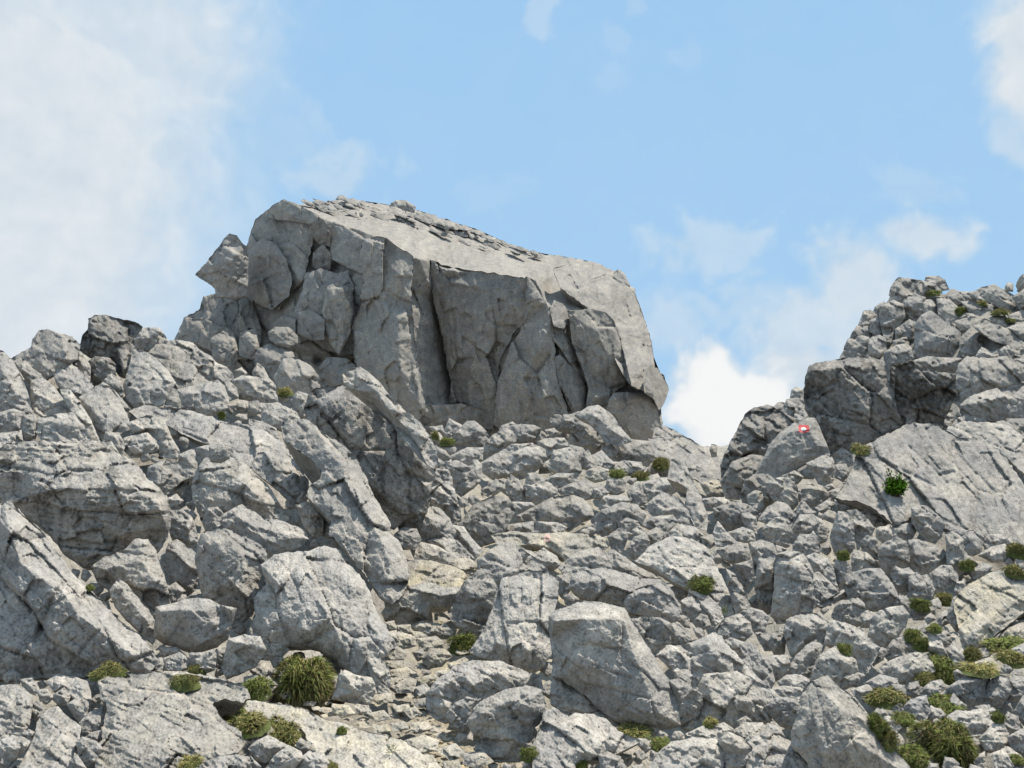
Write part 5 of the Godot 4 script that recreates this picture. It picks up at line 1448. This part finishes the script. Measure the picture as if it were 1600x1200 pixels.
func summit_rubble() -> void:
	var r := RandomNumberGenerator.new()
	r.seed = 12
	var zone := parse("P", "470,320 530,310 600,320 690,345 790,384 850,402 820,404 760,392 690,376 640,352 560,340 500,332")
	var places := []
	for k in 700:
		var p := Vector2(r.randf_range(460, 860), r.randf_range(306, 410))
		if not Geometry2D.is_point_in_polygon(p, zone) or nz.get_noise_2d(p.x * 3.0, p.y * 6.0) < -0.12:
			continue
		var d := near_depth(p.x, p.y)
		if d > 80.0 or d < 30.0:
			continue
		var s := 0.03 + 0.26 * pow(r.randf(), 6.0)
		places.append([Transform3D(Basis.from_euler(Vector3(r.randf() * TAU, r.randf() * TAU, r.randf() * TAU)).scaled(Vector3.ONE * s), at(p.x, p.y, d)), Color(0.46, 0.445, 0.41) * r.randf_range(0.75, 1.1)])
	scatter("summit_rubble", places, 47, "broken stones scattered over the sloping top of the summit cliff")
func scatter(called: String, places: Array, sd: int, label: String, shape: Mesh = null) -> void:
	var mm := MultiMesh.new()
	mm.transform_format = MultiMesh.TRANSFORM_3D
	mm.use_colors = true
	mm.mesh = shape if shape else lump(sd)
	mm.instance_count = places.size()
	for k in places.size():
		mm.set_instance_transform(k, places[k][0])
		mm.set_instance_color(k, places[k][1])
	var o := MultiMeshInstance3D.new()
	o.multimesh = mm
	o.material_override = mat_rock
	o.name = numbered(called)
	add_child(o)
	o.set_meta("kind", "stuff")
	tag(o, label, "rubble")
# the same broken slope goes on to both sides
func slope_beyond() -> void:
	var r := RandomNumberGenerator.new()
	r.seed = 91
	for kind in 4:
		var poly := PackedVector2Array()
		for k in 8:
			var a := TAU * k / 8.0
			poly.append(Vector2(800, 900) + Vector2(cos(a) * 52, sin(a) * 40) * r.randf_range(0.75, 1.15))
		var s := solid(poly, [], {"cover": false, "step": 2.4, "d": 8.0})
		var places := []
		for k in 300:
			var d := r.randf_range(3.0, 19.0)
			var x := (0.52 * d + 0.35 + 4.5 * pow(r.randf(), 1.4)) * (1.0 if k % 2 == 0 else -1.0)
			var z := -d * 0.97
			var size := 0.5 + 1.3 * pow(r.randf(), 2.0)
			places.append([Transform3D(Basis(Vector3.UP, r.randf_range(-0.9, 0.9)).scaled(Vector3.ONE * size), Vector3(x, ground_y(x, z) + 0.05, z)), Color(1, 1, 1)])
		scatter("rubble_slope", places, 0, "broken boulders of the slope continuing on both sides", s.mesh)
func lump(sd: int) -> ArrayMesh:
	var v := PackedVector3Array()
	var ix := PackedInt32Array()
	var r := RandomNumberGenerator.new()
	r.seed = sd
	var planes := []
	for k in 12:
		planes.append([Vector3(r.randfn(), r.randfn(), r.randfn()).normalized(), r.randf_range(0.4, 0.8)])
	var base := SphereMesh.new()
	base.radial_segments = 10
	base.rings = 6
	base.radius = 1.0
	base.height = 2.0
	var arr := base.get_mesh_arrays()
	for p in arr[Mesh.ARRAY_VERTEX]:
		var k := 1.0
		for q in planes:
			var d: float = p.dot(q[0])
			if d > 0.01:
				k = minf(k, q[1] / d)
		v.append(p * k * Vector3(1, 0.7, 1))
	ix = arr[Mesh.ARRAY_INDEX]
	return mesh_of(v, smooth_normals(v, ix), PackedColorArray(), ix)
func gravel() -> void:
	var r := RandomNumberGenerator.new()
	r.seed = 5
	for kind in 3:
		var places := []
		for k in 1100:
			var px := r.randf_range(0, 1600)
			var py := r.randf_range(620, 1200)
			if kind == 0:
				py = r.randf_range(975, 1200)
				px = 770 - 0.35 * (py - 950.0) + r.randfn() * 75
			elif kind == 1:
				px = 1020 + r.randfn() * 45
				py = r.randf_range(1120, 1190)
			var d := slope_depth(px, py)
			var p := at(px, py, d)
			p.y = ground_y(p.x, p.z) + 0.02 + r.randf() * 0.05
			var s := (0.005 + 0.016 * pow(r.randf(), 2.0)) * (d / 6.0)
			var tint := Color(0.50, 0.44, 0.36) if kind == 0 else Color(0.46, 0.44, 0.40)
			places.append([Transform3D(Basis.from_euler(Vector3(r.randf_range(-0.5, 0.5), r.randf() * TAU, r.randf_range(-0.5, 0.5))).scaled(Vector3(s * 1.4, s * 0.8, s)), p), tint * r.randf_range(0.8, 1.1)])
		scatter("gravel", places, 40 + kind, ["loose buff gravel strewn over the trail", "pale gravel in the grassy patch below the large squared block", "small chips of stone in the gaps between rocks"][kind])

# ---------- grass, moss, a bush: pixel x, pixel y of the foot, width and height in pixels, kind, label
const TUFTS := [
	[476, 1098, 128, 92, "big", "big shaggy grass tuft hanging over dry thatch beside the trail slab"],
	[400, 1090, 56, 44, "dark", "dark low grass in the shade behind the big shaggy tuft"],
	[356, 1118, 62, 38, "olive", "round olive grass tuft on the foreground shelf"],
	[392, 1140, 70, 34, "olive", "silvery olive grass patch at the end of the trail slab"],
	[440, 1160, 84, 44, "olive", "spreading olive grass patch on the trail slab above small rocks"],
	[170, 1052, 66, 14, "moss", "bright flat moss cushion at the foot of the giant triangular boulder"],
	[306, 1052, 36, 14, "moss", "dark moss under the flat-topped block"],
	[290, 1070, 56, 16, "moss", "thin strip of moss and straw along a crack of the shelf"],
	[296, 1200, 46, 26, "straw", "straw-yellow tuft on the lower rim of the foreground shelf"],
	[516, 1204, 34, 16, "olive", "low tuft at the very bottom of the trail slab"],
	[534, 1146, 20, 16, "green", "small bright green sprout on the trail slab"],
	[612, 1182, 22, 24, "thin", "thin grassy sprout in the lower trail"],
	[140, 922, 18, 12, "green", "small green sprout on the sunlit edge of the giant triangular boulder"],
	[722, 1018, 46, 40, "dark", "dark leafy plants in the shade beside the trail steps"],
	[1096, 924, 44, 36, "green", "fresh green tuft at the lower edge of the rippled slab"],
	[1132, 966, 16, 24, "thin", "sparse stalks at the edge of the rippled slab"],
	[698, 696, 30, 18, "green", "bright tuft at the heap beside the leaning boulder"],
	[680, 686, 16, 18, "straw", "yellow tuft against the leaning boulder"],
	[964, 744, 28, 14, "green", "rounded grass tuft on the heap, darker one"],
	[1000, 750, 34, 22, "olive", "olive tuft on the heap between two others"],
	[1032, 730, 40, 20, "olive", "olive tuft on the heap over a small block"],
	[446, 618, 28, 18, "straw", "yellow-green tuft on the ridge behind the leaning boulder"],
	[346, 656, 15, 20, "dark", "dark green sprig on the ridge slab"],
	[1344, 706, 38, 14, "olive", "flat moss-like tuft on top of the cracked slab"],
	[1592, 872, 40, 34, "olive", "dense olive tuft above the buff slab"],
	[1512, 892, 30, 26, "dark", "dark tuft behind the buff slab"],
	[1586, 900, 36, 22, "olive", "olive tuft at the far top of the buff slab"],
	[1438, 952, 32, 24, "green", "green tuft among rocks next to the buff slab"],
	[1476, 942, 34, 22, "olive", "olive tuft beside the green one near the buff slab"],
	[1460, 986, 26, 14, "dark", "dark moss at a hollow near the buff slab"],
	[1320, 1022, 30, 24, "dark", "dark tuft growing on a grey block in the boulder field"],
	[1318, 874, 24, 20, "dark", "dark moss at the foot of a notched rock"],
	[1425, 1000, 34, 26, "green", "loose grass with pale flowers running down between rocks"],
	[1440, 1016, 28, 30, "green", "grass strip along a leaning slab"],
	[1464, 1042, 44, 26, "green", "fresh grass below the leaning slabs"],
	[1476, 1062, 50, 34, "green", "fresh grass beside the pale humped rock"],
	[1444, 1064, 40, 22, "olive", "grass against the pale humped rock"],
	[1386, 1100, 66, 34, "olive", "wide olive clump below the pale humped rock"],
	[1476, 1112, 60, 30, "green", "long grass over the rock with a square face"],
	[1368, 1150, 44, 50, "green", "grass running down the edge of the triangular boulder"],
	[1386, 1170, 40, 44, "olive", "coarse grass at the foot of the triangular boulder"],
	[1480, 1196, 120, 84, "big", "largest grass clump, spreading across the grassy corner"],
	[1426, 1192, 56, 36, "green", "bright grass in front of the largest clump"],
	[1412, 1128, 34, 18, "dark", "dark moss on a small rock in the grassy corner"],
	[1518, 1030, 34, 26, "olive", "rounded olive tuft beside the buff stones"],
	[1582, 1036, 52, 28, "olive", "olive tuft over the buff stones at the edge"],
	[1572, 1010, 70, 14, "green", "flat green strip of grass on the buff stones"],
	[1530, 1050, 60, 16, "straw", "yellowish grass on the flat buff stone"],
	[1560, 1128, 20, 24, "green", "grass between the pale double rock and dark stones"],
	[1588, 1190, 30, 14, "green", "low grass at the bottom corner"],
	[990, 1146, 70, 18, "straw", "dry sparse grass on the gravel below the large squared block"],
	[1030, 1168, 40, 18, "green", "green patch on the gravel below the large squared block"],
	[906, 1204, 30, 22, "green", "green sprouts under the edge of the flat pale slab"],
	[1110, 1132, 32, 14, "straw", "straw tuft in front of the hollow boulder"],
	[826, 1188, 30, 30, "dark", "dark weeds in the gap beside the flat pale slab"],
	[1456, 462, 30, 14, "dark", "dark tuft near the top of the crag"],
	[1503, 492, 26, 18, "dark", "dark rounded tuft on the crag slabs"],
	[1562, 494, 32, 18, "olive", "olive tuft on the crag behind the skyline rock"],
	[1536, 478, 18, 12, "straw", "yellow-green tuft under the skyline rock of the crag"],
	[1578, 504, 20, 10, "dark", "dark low tuft beside the olive one on the crag"]]

func leaf_mat(c: Color) -> StandardMaterial3D:
	var m := StandardMaterial3D.new()
	m.vertex_color_use_as_albedo = true
	m.albedo_color = c
	m.roughness = 0.75
	m.metallic_specular = 0.3
	m.cull_mode = BaseMaterial3D.CULL_DISABLED
	m.backlight_enabled = true
	m.backlight = Color(0.16, 0.18, 0.06)
	return m
# blades in a unit tuft: half width 1, height 1, growing from a few uneven lobes
func lobes(sd: int) -> Array:
	var r := RandomNumberGenerator.new()
	r.seed = sd * 7 + 3
	var out := []
	for k in 6:
		var a := TAU * k / 6.0 + r.randf_range(-0.5, 0.5)
		var q := r.randf_range(0.15, 0.62)
		out.append(Vector4(cos(a) * q, sin(a) * q, r.randf_range(0.28, 0.5), r.randf_range(0.22, 0.5)))
	out.append(Vector4(0, 0, 0.5, 0.42))
	return out
func blades(sd: int, shape: int, count: int, shades: Array, long: float, droop: float, wide: float, spread: float) -> ArrayMesh:
	var r := RandomNumberGenerator.new()
	r.seed = sd
	var lob := lobes(shape)
	var v := PackedVector3Array()
	var n := PackedVector3Array()
	var c := PackedColorArray()
	var ix := PackedInt32Array()
	for k in count:
		var lb: Vector4 = lob[r.randi() % lob.size()]
		var a := r.randf() * TAU
		var q := sqrt(r.randf())
		var root := Vector3(lb.x + cos(a) * q * lb.z, (1.0 - q * q) * lb.w - 0.06, lb.y + sin(a) * q * lb.z)
		var out := Vector3(cos(a) * q * spread + lb.x * 0.5 + r.randfn() * 0.4, 1.0 - 0.55 * q, sin(a) * q * spread + lb.y * 0.5 + r.randfn() * 0.4).normalized()
		var len_ := long * (0.35 + 0.85 * pow(r.randf(), 1.5))
		var side := out.cross(Vector3(r.randfn(), r.randfn(), r.randfn())).normalized() * wide * r.randf_range(0.7, 1.3)
		var col: Color = shades[r.randi() % shades.size()] * 1.9 * r.randf_range(0.7, 1.3)
		var tip: Color = col.lerp(Color(0.36, 0.32, 0.13), r.randf() * 0.4)
		var p := root
		var dir := out
		var b0 := v.size()
		for s in 4:
			var w := side * (1.0 - s / 3.2)
			var nn := side.cross(dir).normalized()
			if nn.y < 0:
				nn = -nn
			nn = (nn + Vector3(0, 0.5, 0)).normalized()
			v.append(p - w)
			v.append(p + w)
			n.append(nn)
			n.append(nn)
			var cc := col.lerp(tip, s / 3.0)
			c.append(cc)
			c.append(cc)
			p += dir * len_ / 3.0
			dir = (dir + Vector3(out.x * 0.25, -droop, out.z * 0.25)).normalized()
		for s in 3:
			var b := b0 + s * 2
			ix.append_array([b, b + 2, b + 1, b + 1, b + 2, b + 3])
	return mesh_of(v, n, c, ix)
func mound(sd: int, col: Color) -> ArrayMesh:
	var v := PackedVector3Array()
	var c := PackedColorArray()
	var ix := PackedInt32Array()
	var lob := lobes(sd)
	for j in 12:
		for i in 28:
			var q := j / 11.0
			var a := TAU * i / 28.0
			var rr := q * (0.95 + 0.16 * nz.get_noise_2d(cos(a) * 90 + sd * 9, sin(a) * 90))
			var y := -0.12
			for lb in lob:
				var e: float = Vector2(cos(a) * rr - lb.x, sin(a) * rr - lb.y).length() / lb.z
				y = maxf(y, (1.0 - e * e) * lb.w - 0.05)
			y -= 0.25 * pow(q, 6.0)
			v.append(Vector3(cos(a) * rr, y, sin(a) * rr) * 0.86)
			c.append(col * (1.0 + 0.4 * nz2.get_noise_2d(i * 9.0, j * 13.0)))
	for j in 11:
		for i in 28:
			var a := j * 28 + i
			var b := j * 28 + (i + 1) % 28
			ix.append_array([a, b, a + 28, b, b + 28, a + 28])
	return mesh_of(v, smooth_normals(v, ix), c, ix)

func plants() -> void:
	var lm := leaf_mat(Color.WHITE)
	var soil := StandardMaterial3D.new()
	soil.vertex_color_use_as_albedo = true
	soil.roughness = 1.0
	var green := [Color(0.075, 0.115, 0.022), Color(0.10, 0.14, 0.03), Color(0.13, 0.16, 0.04), Color(0.06, 0.09, 0.02)]
	var olive := [Color(0.085, 0.10, 0.025), Color(0.12, 0.125, 0.04), Color(0.16, 0.14, 0.055), Color(0.06, 0.075, 0.02)]
	var straw := [Color(0.22, 0.20, 0.07), Color(0.28, 0.24, 0.10), Color(0.14, 0.16, 0.04)]
	var dry := [Color(0.20, 0.15, 0.075), Color(0.13, 0.10, 0.05), Color(0.27, 0.22, 0.12)]
	var earth := Color(0.05, 0.042, 0.022)
	var kinds := {}
	var no := 0
	for q in [["green", green, 1900, 0.32, 0.6, 0.013, 1.0], ["olive", olive, 2100, 0.28, 0.6, 0.013, 1.1], ["straw", straw, 1100, 0.35, 0.5, 0.013, 1.0], ["moss", olive, 2400, 0.12, 0.2, 0.014, 0.8], ["thin", green, 60, 0.9, 0.2, 0.025, 0.6]]:
		kinds[q[0]] = []
		for k in 3:
			no += 1
			kinds[q[0]].append([blades(100 + no, no, q[2], q[1], q[3], q[4], q[5], q[6]), blades(150 + no, no, int(q[2] * 0.35), dry, q[3] * 0.9, q[4] + 0.3, q[5] * 0.8, 1.3), mound(no, earth.lerp(green[1], 0.5))])
	kinds["dark"] = kinds["green"]
	kinds["big"] = [[blades(301, 40, 6500, green + olive, 0.22, 0.8, 0.0065, 1.2), blades(302, 40, 2600, dry + olive, 0.30, 1.3, 0.006, 1.8), mound(40, earth)]]
	var r := RandomNumberGenerator.new()
	r.seed = 31
	for t in TUFTS:
		var d := near_depth(t[0], minf(t[1] - t[3] * 0.3, 1196.0))
		var mpp := d / F
		var root := Node3D.new()
		root.name = numbered("moss_cushion" if t[4] == "moss" else "grass_tuft")
		add_child(root)
		root.position = at(t[0], t[1] - t[3] * 0.32, d + 0.01)
		var w: float = t[2] * (0.62 if t[0] > 1330 and t[1] > 930 else 0.56) * mpp
		var h: float = t[3] * mpp * (1.0 if t[4] == "big" else (1.6 if t[4] == "moss" else 0.8))
		root.basis = Basis(Vector3.RIGHT, r.randf_range(0.45, 0.75)) * Basis(Vector3.UP, r.randf() * TAU).scaled_local(Vector3(w, h, w * r.randf_range(0.75, 1.0)))
		tag(root, t[5], "moss" if t[4] == "moss" else "grass")
		var set_: Array = kinds[t[4]][r.randi() % kinds[t[4]].size()]
		put("green_blades", set_[0], lm, Vector3.ZERO, root)
		put("dry_blades", set_[1], lm, Vector3.ZERO, root)
		if t[4] != "thin":
			put("root_mat", set_[2], soil, Vector3.ZERO, root)
	bush(lm)

func bush(lm: Material) -> void:
	var d := near_depth(1402.0, 770.0)
	var k := d / F
	var root := Node3D.new()
	root.name = "green_bush"
	add_child(root)
	root.position = at(1402, 775, d)
	tag(root, "small bright green bush with an upright sprig, growing on the wide cracked slab", "bush")
	var r := RandomNumberGenerator.new()
	r.seed = 8
	var wood := StandardMaterial3D.new()
	wood.albedo_color = Color(0.34, 0.27, 0.2)
	wood.roughness = 1.0
	var v := PackedVector3Array()
	var n := PackedVector3Array()
	var c := PackedColorArray()
	var ix := PackedInt32Array()
	var sv := PackedVector3Array()
	var six := PackedInt32Array()
	for s in 46:
		# twigs that start at the foot; the last few make the sprig
		var tip := Vector3(r.randf_range(-1, 1), 0, r.randf_range(-1, 1))
		if tip.length() > 1.0:
			tip = tip.normalized() * r.randf()
		tip = Vector3(tip.x * 20, r.randf_range(8, 33) * sqrt(1.05 - tip.length_squared() * 0.8), tip.z * 18) * k
		if s >= 40:
			tip = Vector3(-9 + r.randf_range(-4, 4), r.randf_range(30, 48), r.randf_range(-3, 3)) * k
		var foot := Vector3(r.randf_range(-3, 3), -2, r.randf_range(-3, 3)) * k
		var b0 := sv.size()
		for e in 3:
			var off := Vector3(cos(e * TAU / 3), 0, sin(e * TAU / 3)) * 0.5 * k
			sv.append(foot + off)
			sv.append(tip + off * 0.4)
		for e in 3:
			var a := b0 + e * 2
			var b := b0 + ((e + 1) % 3) * 2
			six.append_array([a, a + 1, b, b, a + 1, b + 1])
		for q in (60 if s < 40 else 14):
			var p := foot.lerp(tip, r.randf_range(0.45, 1.03)) + Vector3(r.randfn(), r.randfn(), r.randfn()) * (2.3 if s < 40 else 1.0) * k
			var dir := ((p - foot).normalized() + Vector3(r.randfn(), r.randfn(), r.randfn()) * 0.7).normalized()
			var side := dir.cross(Vector3(r.randfn(), r.randfn(), r.randfn())).normalized()
			var len_ := r.randf_range(3.2, 5.4) * k
			var nn := side.cross(dir).normalized()
			if nn.y < 0:
				nn = -nn
			var col := Color(0.11, 0.25, 0.02) * r.randf_range(0.6, 1.5)
			var a := v.size()
			v.append_array([p, p + dir * len_ * 0.5 + side * len_ * 0.26 + nn * 0.1 * len_, p + dir * len_, p + dir * len_ * 0.5 - side * len_ * 0.26 + nn * 0.1 * len_])
			n.append_array([nn, nn, nn, nn])
			c.append_array([col, col, col, col])
			ix.append_array([a, a + 1, a + 2, a, a + 2, a + 3])
	put("twigs", mesh_of(sv, smooth_normals(sv, six), PackedColorArray(), six), wood, Vector3.ZERO, root)
	put("leaves", mesh_of(v, n, c, ix), lm, Vector3.ZERO, root)

# distance of the nearest built surface seen at a pixel
func near_depth(px: float, py: float) -> float:
	var best := 1e9
	for dj in range(-1, 2):
		for di in range(-1, 2):
			var i := int(px / 4.0) + di
			var j := int(py / 4.0) + dj
			if i >= 0 and i < 400 and j >= 0 and j < 300:
				best = minf(best, zbuf[j * 400 + i])
	return best if best < 1e8 else slope_depth(px, py)
